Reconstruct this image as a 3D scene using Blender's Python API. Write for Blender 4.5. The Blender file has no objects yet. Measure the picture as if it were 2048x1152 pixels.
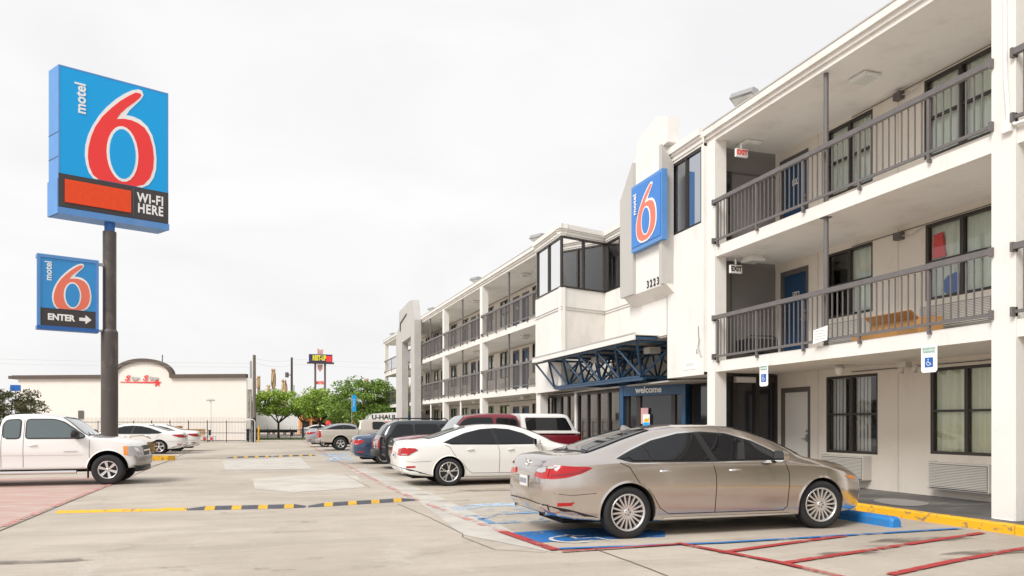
import bpy, bmesh, math, random
from mathutils import Vector, Matrix
from mathutils.bvhtree import BVHTree
from mathutils.geometry import delaunay_2d_cdt
R = math.radians; PI = math.pi; sin = math.sin; cos = math.cos
random.seed(7)
S = bpy.context.scene; C = S.collection
EYE = 1.46; FOC = 1483.0; YAW = math.atan(481 / FOC)

# ------------------------------------------------------------------ materials
def mat(name, col, rough=.6, metal=0., coat=0., var=.0, scale=3., bump=0., bscale=60., spec=.5, stretch=None, col2=None, lo=.35, hi=.7):
    m = bpy.data.materials.new(name); m.use_nodes = True
    n = m.node_tree.nodes; l = m.node_tree.links; b = n['Principled BSDF']
    b.inputs['Base Color'].default_value = (*col, 1); b.inputs['Roughness'].default_value = rough
    b.inputs['Metallic'].default_value = metal; b.inputs['Coat Weight'].default_value = coat
    b.inputs['Coat Roughness'].default_value = .04; b.inputs['Specular IOR Level'].default_value = spec
    tc = n.new('ShaderNodeTexCoord'); src = tc.outputs['Object']
    if stretch:
        mp = n.new('ShaderNodeMapping'); mp.inputs['Scale'].default_value = stretch; l.new(src, mp.inputs[0]); src = mp.outputs[0]
    if var or col2:
        nz = n.new('ShaderNodeTexNoise'); nz.inputs['Scale'].default_value = scale; nz.inputs['Detail'].default_value = 8; nz.inputs['Roughness'].default_value = .6
        l.new(src, nz.inputs[0])
        mr = n.new('ShaderNodeMapRange'); mr.inputs[1].default_value = lo; mr.inputs[2].default_value = hi; l.new(nz.outputs[0], mr.inputs[0])
        mx = n.new('ShaderNodeMix'); mx.data_type = 'RGBA'
        c2 = col2 or tuple(max(0, c * (1 - var)) for c in col)
        mx.inputs[6].default_value = (*col, 1); mx.inputs[7].default_value = (*c2, 1)
        l.new(mr.outputs[0], mx.inputs[0]); l.new(mx.outputs[2], b.inputs['Base Color'])
    if bump:
        nb = n.new('ShaderNodeTexNoise'); nb.inputs['Scale'].default_value = bscale; nb.inputs['Detail'].default_value = 6; l.new(src, nb.inputs[0])
        bp = n.new('ShaderNodeBump'); bp.inputs['Strength'].default_value = bump; bp.inputs['Distance'].default_value = .01
        l.new(nb.outputs[0], bp.inputs['Height']); l.new(bp.outputs[0], b.inputs['Normal'])
    return m

def grime(m, col, amt=.3, st=(.9, .9, .4), lo=.52, hi=.72):
    n = m.node_tree.nodes; l = m.node_tree.links; b = n['Principled BSDF']; tc = n.new('ShaderNodeTexCoord'); mp = n.new('ShaderNodeMapping'); mp.inputs['Scale'].default_value = st; l.new(tc.outputs['Object'], mp.inputs[0])
    nz = n.new('ShaderNodeTexNoise'); nz.inputs['Scale'].default_value = 1.6; nz.inputs['Detail'].default_value = 9; nz.inputs['Roughness'].default_value = .7; l.new(mp.outputs[0], nz.inputs[0])
    mr = n.new('ShaderNodeMapRange'); mr.inputs[1].default_value = lo; mr.inputs[2].default_value = hi; mr.inputs[4].default_value = amt; l.new(nz.outputs[0], mr.inputs[0])
    mx = n.new('ShaderNodeMix'); mx.data_type = 'RGBA'; mx.inputs[7].default_value = (*col, 1); l.new(mr.outputs[0], mx.inputs[0])
    k = b.inputs['Base Color'].links[0].from_socket if b.inputs['Base Color'].links else None
    if k: l.new(k, mx.inputs[6])
    else: mx.inputs[6].default_value = b.inputs['Base Color'].default_value
    l.new(mx.outputs[2], b.inputs['Base Color'])

def worn(name, col, under, amount=.45, scale=6., rough=.75, stretch=(1, 1, 1)):
    # road paint worn through to the concrete it lies on
    m = bpy.data.materials.new(name); m.use_nodes = True
    n = m.node_tree.nodes; l = m.node_tree.links; b = n['Principled BSDF']; b.inputs['Roughness'].default_value = rough
    b.inputs['Base Color'].default_value = (*col, 1)
    tc = n.new('ShaderNodeTexCoord'); mp = n.new('ShaderNodeMapping'); mp.inputs['Scale'].default_value = stretch; l.new(tc.outputs['Object'], mp.inputs[0])
    vals = []
    for s_, d_ in ((scale, 10), (scale * .17, 3)):
        nz = n.new('ShaderNodeTexNoise'); nz.inputs['Scale'].default_value = s_; nz.inputs['Detail'].default_value = d_; nz.inputs['Roughness'].default_value = .7
        l.new(mp.outputs[0], nz.inputs[0]); vals.append(nz.outputs[0])
    ad = n.new('ShaderNodeMath'); ad.operation = 'ADD'; l.new(vals[0], ad.inputs[0]); l.new(vals[1], ad.inputs[1])
    mr = n.new('ShaderNodeMapRange'); mr.inputs[1].default_value = 1.28 - amount * .55 - .1; mr.inputs[2].default_value = 1.28 - amount * .55 + .1; l.new(ad.outputs[0], mr.inputs[0])
    tr = n.new('ShaderNodeBsdfTransparent'); mx = n.new('ShaderNodeMixShader')
    l.new(mr.outputs[0], mx.inputs[0]); l.new(b.outputs[0], mx.inputs[1]); l.new(tr.outputs[0], mx.inputs[2])
    l.new(mx.outputs[0], n['Material Output'].inputs[0])
    return m

def pane_mat(name, tint, refl=.9):
    m = bpy.data.materials.new(name); m.use_nodes = True
    n = m.node_tree.nodes; l = m.node_tree.links; n.remove(n['Principled BSDF'])
    fr = n.new('ShaderNodeFresnel'); fr.inputs[0].default_value = 1.55
    gl = n.new('ShaderNodeBsdfGlossy'); gl.inputs['Roughness'].default_value = .015; gl.inputs[0].default_value = (refl, refl, refl, 1)
    tr = n.new('ShaderNodeBsdfTransparent'); tr.inputs[0].default_value = (*tint, 1)
    ad = n.new('ShaderNodeMath'); ad.operation = 'MULTIPLY'; ad.inputs[1].default_value = 1.5; l.new(fr.outputs[0], ad.inputs[0]); ad.use_clamp = True
    mx = n.new('ShaderNodeMixShader'); l.new(ad.outputs[0], mx.inputs[0]); l.new(tr.outputs[0], mx.inputs[1]); l.new(gl.outputs[0], mx.inputs[2])
    l.new(mx.outputs[0], n['Material Output'].inputs[0])
    return m

M = {}
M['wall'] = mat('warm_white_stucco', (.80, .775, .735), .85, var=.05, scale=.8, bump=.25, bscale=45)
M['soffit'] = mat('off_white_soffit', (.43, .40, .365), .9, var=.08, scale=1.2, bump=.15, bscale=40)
M['cream'] = mat('cream_wall_paint', (.70, .645, .57), .85, var=.05, scale=.9, bump=.2, bscale=50)
M['greywall'] = mat('dark_grey_wall_paint', (.20, .185, .175), .85, var=.08, scale=1.5, bump=.2, bscale=50)
M['ltgrey'] = mat('light_grey_trim_and_shade', (.50, .485, .46), .8, var=.05, scale=1., bump=.15, bscale=50)
M['rail'] = mat('grey_rail_paint', (.150, .138, .136), .45, var=.15, scale=6)
M['bronze'] = mat('dark_bronze_frame', (.035, .028, .024), .4)
M['black'] = mat('black_plastic', (.015, .015, .016), .45)
M['trimgrey'] = mat('dark_grey_door_frame', (.11, .10, .095), .6)
M['bluedoor'] = mat('navy_door_paint', (.018, .060, .135), .45, var=.12, scale=3)
M['whitedoor'] = mat('off_white_door_paint', (.72, .69, .65), .5)
M['pane'] = pane_mat('window_glass', (.98, 1., .99))
M['darkpane'] = pane_mat('tinted_window_glass', (.30, .31, .33))
M['room'] = mat('room_darkness_backing', (.05, .048, .045), .9)  # near-black colour stands for the darkness of unlit rooms
M['curtain'] = mat('sheer_green_curtain', (.84, .90, .80), .9, var=.12, scale=2, stretch=(1, 6, .3))
M['curtain2'] = mat('cream_green_curtain', (.86, .87, .64), .9, var=.12, scale=2, stretch=(1, 6, .3))
M['blind'] = mat('vertical_blind', (.66, .65, .62), .8)
M['ac'] = mat('aircon_grille_metal', (.60, .57, .52), .6, var=.06, scale=4)
M['acdark'] = mat('aircon_gap', (.20, .19, .175), .8)
M['navysteel'] = mat('dark_navy_painted_steel', (.014, .060, .130), .4, var=.25, scale=3, coat=.1)
M['bluesteel'] = mat('navy_painted_steel', (.020, .085, .185), .4, var=.25, scale=3, coat=.2)
M['steel'] = mat('galvanised_steel', (.42, .42, .42), .45, metal=.6, var=.15, scale=10)
M['whiteplastic'] = mat('white_plastic', (.78, .77, .75), .4)
M['lens'] = mat('lamp_lens', (.70, .70, .66), .25, coat=.4)
M['signblue'] = mat('sky_blue_sign_face', (.012, .37, .80), .5, spec=.25)
M['mirror'] = mat('reflective_window_glass', (.50, .52, .56), .03, metal=1.)
M['signblue2'] = mat('blue_sign_face', (.018, .19, .60), .3, coat=.25)
M['signblue3'] = mat('entrance_sign_blue', (.018, .26, .62), .3, coat=.25)
M['signside'] = mat('blue_sign_casing', (.10, .28, .62), .45, var=.1, scale=2)
M['signdark'] = mat('charcoal_band_and_shade', (.045, .038, .038), .45)
M['signred'] = mat('coral_red_sign_face', (.86, .055, .055), .5, spec=.25)
M['signorange'] = mat('orange_red_numeral', (.80, .17, .10), .4, coat=.3)
M['led'] = mat('orange_price_panel', (.86, .085, .025), .6, spec=.2, var=.12, scale=9)
M['white'] = mat('white_lettering', (.85, .85, .83), .5)
M['poledark'] = mat('brown_grey_pole_paint', (.082, .068, .062), .45, var=.12, scale=1.5)
M['poleblue'] = mat('blue_pole_paint', (.02, .12, .40), .45)
M['yellow'] = mat('yellow_kerb_paint', (.82, .44, .012), .6, var=.0, col2=(.34, .22, .10), scale=9, lo=.55, hi=.63, bump=.5, bscale=25)
M['bluestop'] = mat('blue_wheel_stop_paint', (.020, .22, .60), .65, col2=(.10, .16, .26), scale=8, lo=.52, hi=.66, bump=.9, bscale=14)
M['bumpyellow'] = mat('dusty_yellow_rubber', (.70, .42, .045), .75, var=.25, scale=14)
M['rubber'] = mat('grey_black_rubber', (.095, .097, .118), .7, var=.3, scale=12, bump=.2)
M['tyre'] = mat('tyre_rubber', (.018, .018, .019), .75, bump=.1, bscale=80)
M['well'] = mat('wheel_well_and_bed_shade', (.006, .006, .006), .95)
M['rim'] = mat('alloy_rim', (.74, .74, .74), .3, metal=.85)
M['rimdark'] = mat('dark_brake_hub', (.05, .05, .05), .5, metal=.5)
M['chrome'] = mat('chrome', (.80, .80, .80), .12, metal=1.)
M['carglass'] = mat('tinted_car_glass', (.006, .007, .009), .03, spec=.5)
M['carglass2'] = mat('pale_car_glass', (.075, .105, .11), .04, coat=1., spec=.8)
M['seam'] = mat('door_seam', (.02, .019, .018), .8)
M['redlens'] = mat('red_lamp_lens', (.42, .004, .006), .15, coat=.4)
M['clearlens'] = mat('clear_lamp_lens', (.42, .42, .42), .1, coat=1.)
M['amber'] = mat('amber_lamp_lens', (.85, .27, .02), .15, coat=1.)
M['plate'] = mat('white_number_plate', (.70, .71, .70), .4)
M['plateink'] = mat('plate_ink', (.10, .12, .20), .5)
def paint(name, col, metal=.0, rough=.32, coat=1.): return mat(name, col, rough, metal, coat)
M['p_bronze'] = paint('champagne_metallic_paint', (.63, .58, .54), 1., .21)
M['p_white'] = paint('white_car_paint', (.80, .79, .77), 0, .35)
M['p_pearl'] = paint('pearl_white_car_paint', (.80, .79, .76), 0, .3)
M['p_maroon'] = paint('maroon_car_paint', (.20, .008, .022), .15, .3)
M['p_green'] = paint('dark_slate_car_paint', (.028, .038, .045), .3, .3)
M['p_navy'] = paint('navy_car_paint', (.028, .06, .125), .3, .3)
M['p_tan'] = paint('pale_gold_car_paint', (.56, .51, .44), .3, .35)
M['p_silver'] = paint('silver_car_paint', (.36, .37, .40), .5, .35)
M['p_red'] = paint('red_car_paint', (.5, .03, .03), .1, .35)
M['bumpersilver'] = mat('satin_bumper_metal', (.36, .34, .32), .35, metal=.5)
M['stucco2'] = mat('pale_peach_render', (.80, .745, .685), .9, var=.05, scale=.3, bump=.15, bscale=20)
M['cornice'] = mat('brown_cornice_paint', (.105, .078, .066), .7, var=.1, scale=1)
M['iron'] = mat('black_iron_fence', (.03, .028, .026), .6)
M['wood'] = mat('weathered_pole_timber', (.21, .175, .145), .9, var=.4, scale=2, stretch=(6, 6, .6), bump=.4)
M['deadfrond'] = mat('dry_palm_frond', (.66, .47, .27), .9, var=.4, scale=5)
M['palmtrunk'] = mat('palm_trunk_bark', (.26, .20, .15), .9, var=.3, scale=6)
M['bark'] = mat('dark_bark', (.075, .06, .05), .9, var=.4, scale=8)
M['leaf_a'] = mat('bright_green_leaf', (.34, .47, .06), .6, col2=(.19, .31, .04), scale=.9)  # darker second tone paints shade inside the crowns
M['leaf_b'] = mat('mid_green_leaf', (.21, .34, .05), .6, col2=(.12, .21, .035), scale=.9)  # darker tone again for painted crown shade
M['leaf_d'] = mat('olive_leaf', (.11, .11, .035), .6, col2=(.045, .055, .020), scale=2.)
M['drygrass'] = mat('dry_straw', (.35, .24, .12), .9, var=.4, scale=9)
M['orangewall'] = mat('orange_render', (.78, .36, .13), .85, var=.08, scale=.6)
M['darkglass'] = mat('dark_window_glass', (.02, .022, .026), .08, spec=.8)
M['grass'] = mat('green_verge_grass', (.10, .17, .035), .9, var=.4, scale=3)
M['asphalt'] = mat('grey_street_asphalt', (.30, .285, .265), .9, var=.1, scale=.4)
M['cardboard'] = mat('brown_cardboard', (.45, .24, .09), .85, var=.1, scale=3)
M['greensign'] = mat('green_sign_ink', (.02, .30, .20), .5)
M['accessblue'] = mat('access_symbol_blue', (.01, .12, .45), .5)
M['yellowink'] = mat('yellow_sign_letters', (.82, .78, .05), .5)
M['pinksign'] = mat('faded_pink_sign', (.62, .36, .36), .6)
M['purple'] = mat('purple_sign_face', (.045, .035, .12), .4)
M['grime'] = mat('grimy_white_trailer', (.82, .82, .80), .6, var=.08, scale=.7)

for k_, a_ in (('wall', .26), ('cream', .28), ('ltgrey', .4), ('soffit', .3), ('stucco2', .10), ('signside', .3), ('poledark', .4)): grime(M[k_], (.36, .31, .25) if k_ != 'signside' else (.25, .32, .45), a_)
grime(M['rail'], (.30, .22, .17), .5, (4, 4, 4), .6, .7)
def ground_mat():
    m = bpy.data.materials.new('worn_concrete'); m.use_nodes = True
    n = m.node_tree.nodes; l = m.node_tree.links; b = n['Principled BSDF']; b.inputs['Roughness'].default_value = .8
    b.inputs['Specular IOR Level'].default_value = .35
    tc = n.new('ShaderNodeTexCoord')
    def nz(sc, det, st=(1, 1, 1), ro=.6, dist=0):
        mp = n.new('ShaderNodeMapping'); mp.inputs['Scale'].default_value = st; l.new(tc.outputs['Object'], mp.inputs[0])
        t = n.new('ShaderNodeTexNoise'); t.inputs['Scale'].default_value = sc; t.inputs['Detail'].default_value = det; t.inputs['Roughness'].default_value = ro; t.inputs['Distortion'].default_value = dist
        l.new(mp.outputs[0], t.inputs[0]); return t.outputs[0]
    def rng(v, a, bb, c=0, d=1):
        r = n.new('ShaderNodeMapRange'); r.inputs[1].default_value = a; r.inputs[2].default_value = bb; r.inputs[3].default_value = c; r.inputs[4].default_value = d; l.new(v, r.inputs[0]); return r.outputs[0]
    def mix(f, a, bb, mode='MIX'):
        x = n.new('ShaderNodeMix'); x.data_type = 'RGBA'; x.blend_type = mode
        if hasattr(f, 'links'): l.new(f, x.inputs[0])
        else: x.inputs[0].default_value = f
        for i, v in ((6, a), (7, bb)):
            if hasattr(v, 'links'): l.new(v, x.inputs[i])
            else: x.inputs[i].default_value = (*v, 1)
        return x.outputs[2]
    base = mix(rng(nz(.25, 7, (1, .8, 1), .65), .40, .60), (.575, .513, .440), (.470, .414, .350))
    base = mix(rng(nz(1.1, 12, (.30, 1.5, 1), .75, .5), .46, .60, 0, .42), base, (.37, .325, .275))
    base = mix(rng(nz(.45, 8, (.6, 1.4, 1), .8, 1.5), .55, .66, 0, .40), base, (.27, .235, .195))
    base = mix(rng(nz(.8, 9, (1.2, .5, 1), .8, .6), .56, .64, 0, .30), base, (.66, .63, .58))
    base = mix(rng(nz(2.6, 9, (1, 1, 1), .85), .57, .66, 0, .40), base, (.27, .23, .19))
    base = mix(rng(nz(90, 4, (1, 1, 1), .8), .35, .65, 0, .8), base, mix(1., base, (.72, .71, .69), 'MULTIPLY'))
    base = mix(rng(nz(22, 6, (1, 1, 1), .8), .60, .66, 0, .6), base, (.19, .16, .13))
    l.new(base, b.inputs['Base Color'])
    bp = n.new('ShaderNodeBump'); bp.inputs['Strength'].default_value = .35; bp.inputs['Distance'].default_value = .008
    l.new(nz(90, 6, (1, 1, 1), .7), bp.inputs['Height']); l.new(bp.outputs[0], b.inputs['Normal'])
    return m
M['concrete'] = ground_mat()
M['patch'] = mat('newer_concrete_patch', (.545, .515, .465), .85, col2=(.46, .43, .385), scale=1.4, lo=.42, hi=.6, bump=.2, bscale=70)
M['patch2'] = mat('pale_concrete_patch', (.56, .52, .465), .85, col2=(.47, .435, .385), scale=1.1, lo=.42, hi=.6, bump=.2, bscale=70)
M['stain'] = worn('dark_damp_stain', (.19, .16, .135), None, .70, 2.2, .55, (.5, 1.6, 1))
M['oil'] = worn('brown_scuff_stain', (.20, .15, .10), None, .78, 7., .7, (.5, 2, 1))
M['walk'] = mat('dark_grey_walkway_coating', (.085, .082, .082), .6, col2=(.20, .19, .18), scale=.8, lo=.5, hi=.75, bump=.15, bscale=60)
M['redpaint'] = worn('worn_red_road_paint', (.42, .040, .040), None, .28, 7.)
M['pinkpaint'] = worn('faded_red_road_paint', (.64, .31, .28), None, .60, 7.)
M['redzone'] = mat('faded_red_painted_zone', (.46, .275, .235), .8, col2=(.52, .43, .37), scale=2.2, stretch=(.4, 2.4, 1), lo=.42, hi=.62, bump=.2)
M['bluepaint'] = worn('worn_blue_road_paint', (.02, .17, .48), None, .22, 7.)
M['bluefade'] = worn('faded_blue_road_paint', (.17, .36, .62), None, .50, 6.)
M['bluewash'] = worn('rubbed_out_blue_road_paint', (.30, .44, .60), None, .78, 3.)
M['palepaint'] = worn('faded_pale_blue_road_paint', (.45, .58, .72), None, .55, 5.)
M['whitepaint'] = worn('worn_white_road_paint', (.72, .72, .72), None, .35, 8.)
M['yellowpaint'] = worn('worn_yellow_road_paint', (.80, .47, .03), None, .30, 6.)
M['yellowfade'] = worn('faded_yellow_road_paint', (.62, .46, .20), None, .60, 4.)
M['crack'] = mat('joint_and_crack', (.17, .15, .125), .95)

grime(M['walk'], (.30, .28, .25), .6, (.6, 1.2, 1), .5, .7)
# ------------------------------------------------------------------ mesh helpers
class MB:
    def __init__(s): s.v = []; s.f = []; s.m = []; s.sm = []; s.ms = []
    def mi(s, m):
        if m not in s.ms: s.ms.append(m)
        return s.ms.index(m)
    def add(s, vs, fs, m, smooth=False):
        o = len(s.v); s.v += [tuple(v) for v in vs]; i = s.mi(m)
        for f in fs: s.f.append(tuple(o + k for k in f)); s.m.append(i); s.sm.append(smooth)
        return s
    def box(s, x0, x1, y0, y1, z0, z1, m, T=None):
        vs = [Vector((x, y, z)) for x in (x0, x1) for y in (y0, y1) for z in (z0, z1)]
        if T: vs = [T @ v for v in vs]
        return s.add(vs, [(0, 1, 3, 2), (4, 6, 7, 5), (0, 4, 5, 1), (2, 3, 7, 6), (0, 2, 6, 4), (1, 5, 7, 3)], m)
    def bar(s, p, q, w, d, m, up=(0, 0, 1)):
        p = Vector(p); q = Vector(q); a = (q - p).normalized(); u = Vector(up)
        if abs(a.dot(u)) > .98: u = Vector((1, 0, 0))
        r = a.cross(u).normalized(); u = r.cross(a).normalized(); vs = []
        for e in (p, q):
            for sx, sy in ((-1, -1), (1, -1), (1, 1), (-1, 1)): vs.append(e + r * sx * w / 2 + u * sy * d / 2)
        return s.add(vs, [(0, 1, 2, 3), (7, 6, 5, 4), (0, 4, 5, 1), (1, 5, 6, 2), (2, 6, 7, 3), (3, 7, 4, 0)], m)
    def tube(s, pts, r, m, n=10, cap=True, smooth=True):
        pts = [Vector(p) for p in pts]; rs = r if isinstance(r, (list, tuple)) else [r] * len(pts); vs = []; fs = []
        prev = None
        for i, p in enumerate(pts):
            a = (pts[min(i + 1, len(pts) - 1)] - pts[max(i - 1, 0)]).normalized()
            u = prev if prev is not None and abs(prev.dot(a)) < .95 else (Vector((0, 0, 1)) if abs(a.z) < .9 else Vector((1, 0, 0)))
            e1 = a.cross(u).normalized(); e2 = e1.cross(a).normalized(); prev = e2
            for k in range(n):
                t = 2 * PI * k / n; vs.append(p + (e1 * cos(t) + e2 * sin(t)) * rs[i])
        for i in range(len(pts) - 1):
            for k in range(n): a = i * n + k; b = i * n + (k + 1) % n; fs.append((a, b, b + n, a + n))
        s.add(vs, fs, m, smooth)
        if cap:
            s.add(vs[:n], [tuple(range(n))[::-1]], m); s.add(vs[-n:], [tuple(range(n))], m)
        return s
    def lathe(s, prof, m, n=32, axis='z', T=None, smooth=True):
        vs = []; fs = []
        for r, h in prof:
            for k in range(n):
                t = 2 * PI * k / n
                v = Vector((r * cos(t), r * sin(t), h)) if axis == 'z' else Vector((r * cos(t), h, r * sin(t)))
                vs.append(T @ v if T else v)
        for i in range(len(prof) - 1):
            for k in range(n): a = i * n + k; b = i * n + (k + 1) % n; fs.append((a, b, b + n, a + n))
        return s.add(vs, fs, m, smooth)
    def prism(s, poly, f0, f1, m, m2=None, smooth=False):
        # poly: 2D outline; f0/f1 map (u,v) -> front / back 3D point
        tri, vv = cdt(poly); n = len(poly)
        s.add([f0(*p) for p in vv], tri, m, smooth)
        s.add([f1(*p) for p in vv], [t[::-1] for t in tri], m2 or m)
        s.add([f0(*p) for p in poly] + [f1(*p) for p in poly], [(i, (i + 1) % n, n + (i + 1) % n, n + i) for i in range(n)], m2 or m)
        return s
    def build(s, name, parent=None, local=False, props=None, recenter=True):
        me = bpy.data.meshes.new(name); off = Vector((0, 0, 0))
        if not local and recenter and s.v:
            xs, ys, zs = zip(*s.v); off = Vector(((min(xs) + max(xs)) / 2, (min(ys) + max(ys)) / 2, min(zs)))
        me.from_pydata([Vector(v) - off for v in s.v], [], s.f)
        for m in s.ms: me.materials.append(M[m])
        me.polygons.foreach_set('material_index', s.m); me.polygons.foreach_set('use_smooth', s.sm)
        me.update()
        o = bpy.data.objects.new(name, me); C.objects.link(o); o.location = off
        if parent:
            o.parent = parent
            if not local:
                a = parent.matrix_basis.copy(); p = parent.parent; pi = parent.matrix_parent_inverse.copy()
                w = a if p is None else (p.matrix_basis @ pi @ a if p.parent is None else p.parent.matrix_basis @ p.matrix_parent_inverse @ p.matrix_basis @ pi @ a)
                o.matrix_parent_inverse = w.inverted()
        if props:
            for k, v in props.items(): o[k] = v
        return o

def cdt(poly, step=None):
    poly = [(float(a), float(b)) for a, b in poly]
    vs = [Vector(p) for p in poly]; n = len(poly)
    if step:
        xs = [p[0] for p in poly]; ys = [p[1] for p in poly]
        y = min(ys) + step / 2; k = 0
        while y < max(ys):
            x = min(xs) + step * (.5 if k % 2 else .25)
            while x < max(xs):
                if inside(x, y, poly) and min(segd(x, y, poly[i], poly[(i + 1) % n]) for i in range(n)) > step * .35: vs.append(Vector((x, y)))
                x += step
            y += step; k += 1
    r = delaunay_2d_cdt(vs, [(i, (i + 1) % n) for i in range(n)], [], 1, 1e-5)
    vv = [(p.x, p.y) for p in r[0]]; tri = []
    for f in r[2]:
        a = sum(vv[f[i]][0] * vv[f[(i + 1) % len(f)]][1] - vv[f[(i + 1) % len(f)]][0] * vv[f[i]][1] for i in range(len(f)))
        tri.append(tuple(f) if a > 0 else tuple(f)[::-1])
    return tri, vv
def inside(x, y, poly):
    c = False; n = len(poly)
    for i in range(n):
        (x0, y0), (x1, y1) = poly[i], poly[(i + 1) % n]
        if (y0 > y) != (y1 > y) and x < (x1 - x0) * (y - y0) / (y1 - y0) + x0: c = not c
    return c
def segd(x, y, a, b):
    dx, dy = b[0] - a[0], b[1] - a[1]; L = dx * dx + dy * dy or 1e-9
    t = max(0, min(1, ((x - a[0]) * dx + (y - a[1]) * dy) / L)); return math.hypot(x - a[0] - t * dx, y - a[1] - t * dy)
def smoothpoly(pts, it=2):
    for _ in range(it):
        o = []
        for i, p in enumerate(pts):
            q = pts[(i + 1) % len(pts)]; o += [(p[0] * .75 + q[0] * .25, p[1] * .75 + q[1] * .25), (p[0] * .25 + q[0] * .75, p[1] * .25 + q[1] * .75)]
        pts = o
    return pts

def tag(o, label=None, cat=None, group=None, kind=None):
    if label: o['label'] = label
    if cat: o['category'] = cat
    if group: o['group'] = group
    if kind: o['kind'] = kind
    return o
def thing(name, loc, label, cat, group=None, rz=0, sc=1):
    o = bpy.data.objects.new(name, None); C.objects.link(o); o.empty_display_size = .3
    o.location = loc; o.rotation_euler = (0, 0, rz); o.scale = (sc, sc, sc)
    return tag(o, label, cat, group)
def copy_tree(o, parent=None):
    c = o.copy(); C.objects.link(c)
    if parent: c.parent = parent
    for ch in list(o.children): copy_tree(ch, c)
    return c

def text_mb(mb, txt, size, m, T, depth=.01, align='CENTER', sx=1., shear=0., bold=0., space=1.):
    cu = bpy.data.curves.new('t', 'FONT'); cu.body = txt; cu.size = size; cu.align_x = align; cu.align_y = 'CENTER'; cu.shear = shear
    cu.offset = bold; cu.space_character = space; cu.extrude = depth / 2; cu.resolution_u = 3
    o = bpy.data.objects.new('t', cu); C.objects.link(o); bpy.context.view_layer.update()
    me = bpy.data.meshes.new_from_object(o.evaluated_get(bpy.context.evaluated_depsgraph_get()))
    vs = [T @ Vector((v.co.x * sx, v.co.y, v.co.z + depth / 2)) for v in me.vertices]
    mb.add(vs, [tuple(p.vertices) for p in me.polygons], m)
    bpy.data.objects.remove(o); bpy.data.curves.remove(cu); bpy.data.meshes.remove(me)
def frame_T(origin, u, v):
    u = Vector(u).normalized(); v = Vector(v).normalized(); w = u.cross(v)
    m = Matrix((u, v, w)).transposed().to_4x4(); m.translation = Vector(origin); return m

# ground point / facade point under the known camera, used only to write down places in metres
sn, cs = sin(YAW), cos(YAW)
def G(px, py, z=0):
    Z = FOC * (EYE - z) / (py - 847); X = (px - 1024) * Z / FOC
    return (X * cs + Z * sn, -X * sn + Z * cs)
def WY(px, X):
    r = (px - 1024) / FOC; return X * (cs - r * sn) / (r * cs + sn)
def D(px, Z):
    X = (px - 1024) * Z / FOC; return (X * cs + Z * sn, -X * sn + Z * cs)
def DZ(py, Z): return EYE + (847 - py) * Z / FOC
# ------------------------------------------------------------------ camera, light, sky
cam = bpy.data.objects.new('camera', bpy.data.cameras.new('camera')); C.objects.link(cam); S.camera = cam
cam.location = (0, 0, EYE); cam.rotation_euler = (R(90), 0, -YAW)
cam.data.lens = 36 * FOC / 2048; cam.data.sensor_width = 36; cam.data.shift_y = (847 - 576) / 2048; cam.data.clip_end = 3000; cam.data.clip_start = .05
S.view_settings.view_transform = 'Standard'; S.view_settings.look = 'None'; S.view_settings.exposure = .90; S.view_settings.gamma = 1
S.view_settings.use_curve_mapping = False
SUN_EL, SUN_AZ = R(43), R(238)          # high, behind the camera's left shoulder
w = bpy.data.worlds.new('World'); S.world = w; w.use_nodes = True
n = w.node_tree.nodes; l = w.node_tree.links; bg = n['Background']
sky = n.new('ShaderNodeTexSky'); sky.sky_type = 'NISHITA'; sky.sun_disc = False; sky.sun_elevation = SUN_EL; sky.sun_rotation = SUN_AZ; sky.dust_density = 3
bg.inputs[1].default_value = .10; l.new(sky.outputs[0], bg.inputs[0])
tc = n.new('ShaderNodeTexCoord'); mp = n.new('ShaderNodeMapping'); mp.inputs['Scale'].default_value = (1, 1, 2.6); l.new(tc.outputs['Generated'], mp.inputs[0])
nz = n.new('ShaderNodeTexNoise'); nz.inputs['Scale'].default_value = 2.4; nz.inputs['Detail'].default_value = 7; nz.inputs['Roughness'].default_value = .5; nz.inputs['Distortion'].default_value = .5
l.new(mp.outputs[0], nz.inputs[0])
rp = n.new('ShaderNodeValToRGB'); l.new(nz.outputs[0], rp.inputs[0])
rp.color_ramp.elements[0].position = .36; rp.color_ramp.elements[0].color = (.498, .493, .495, 1)
rp.color_ramp.elements[1].position = .62; rp.color_ramp.elements[1].color = (.545, .541, .538, 1)
bg2 = n.new('ShaderNodeBackground'); l.new(rp.outputs[0], bg2.inputs[0]); bg2.inputs[1].default_value = 1.
ms = n.new('ShaderNodeMixShader'); ms.inputs[0].default_value = .96; l.new(bg.outputs[0], ms.inputs[1]); l.new(bg2.outputs[0], ms.inputs[2])
l.new(ms.outputs[0], n['World Output'].inputs[0])
sl = bpy.data.lights.new('sun', 'SUN'); sl.energy = 1.65; sl.angle = R(24); sl.color = (1, .97, .93)
so = bpy.data.objects.new('sun', sl); C.objects.link(so); so.rotation_euler = (PI / 2 - SUN_EL, 0, 0)
sd = Vector((sin(R(238)) * cos(SUN_EL), cos(R(238)) * cos(SUN_EL), sin(SUN_EL)))
so.rotation_euler = sd.to_track_quat('Z', 'Y').to_euler(); so.location = sd * 60
sky.sun_rotation = R(238)

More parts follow.
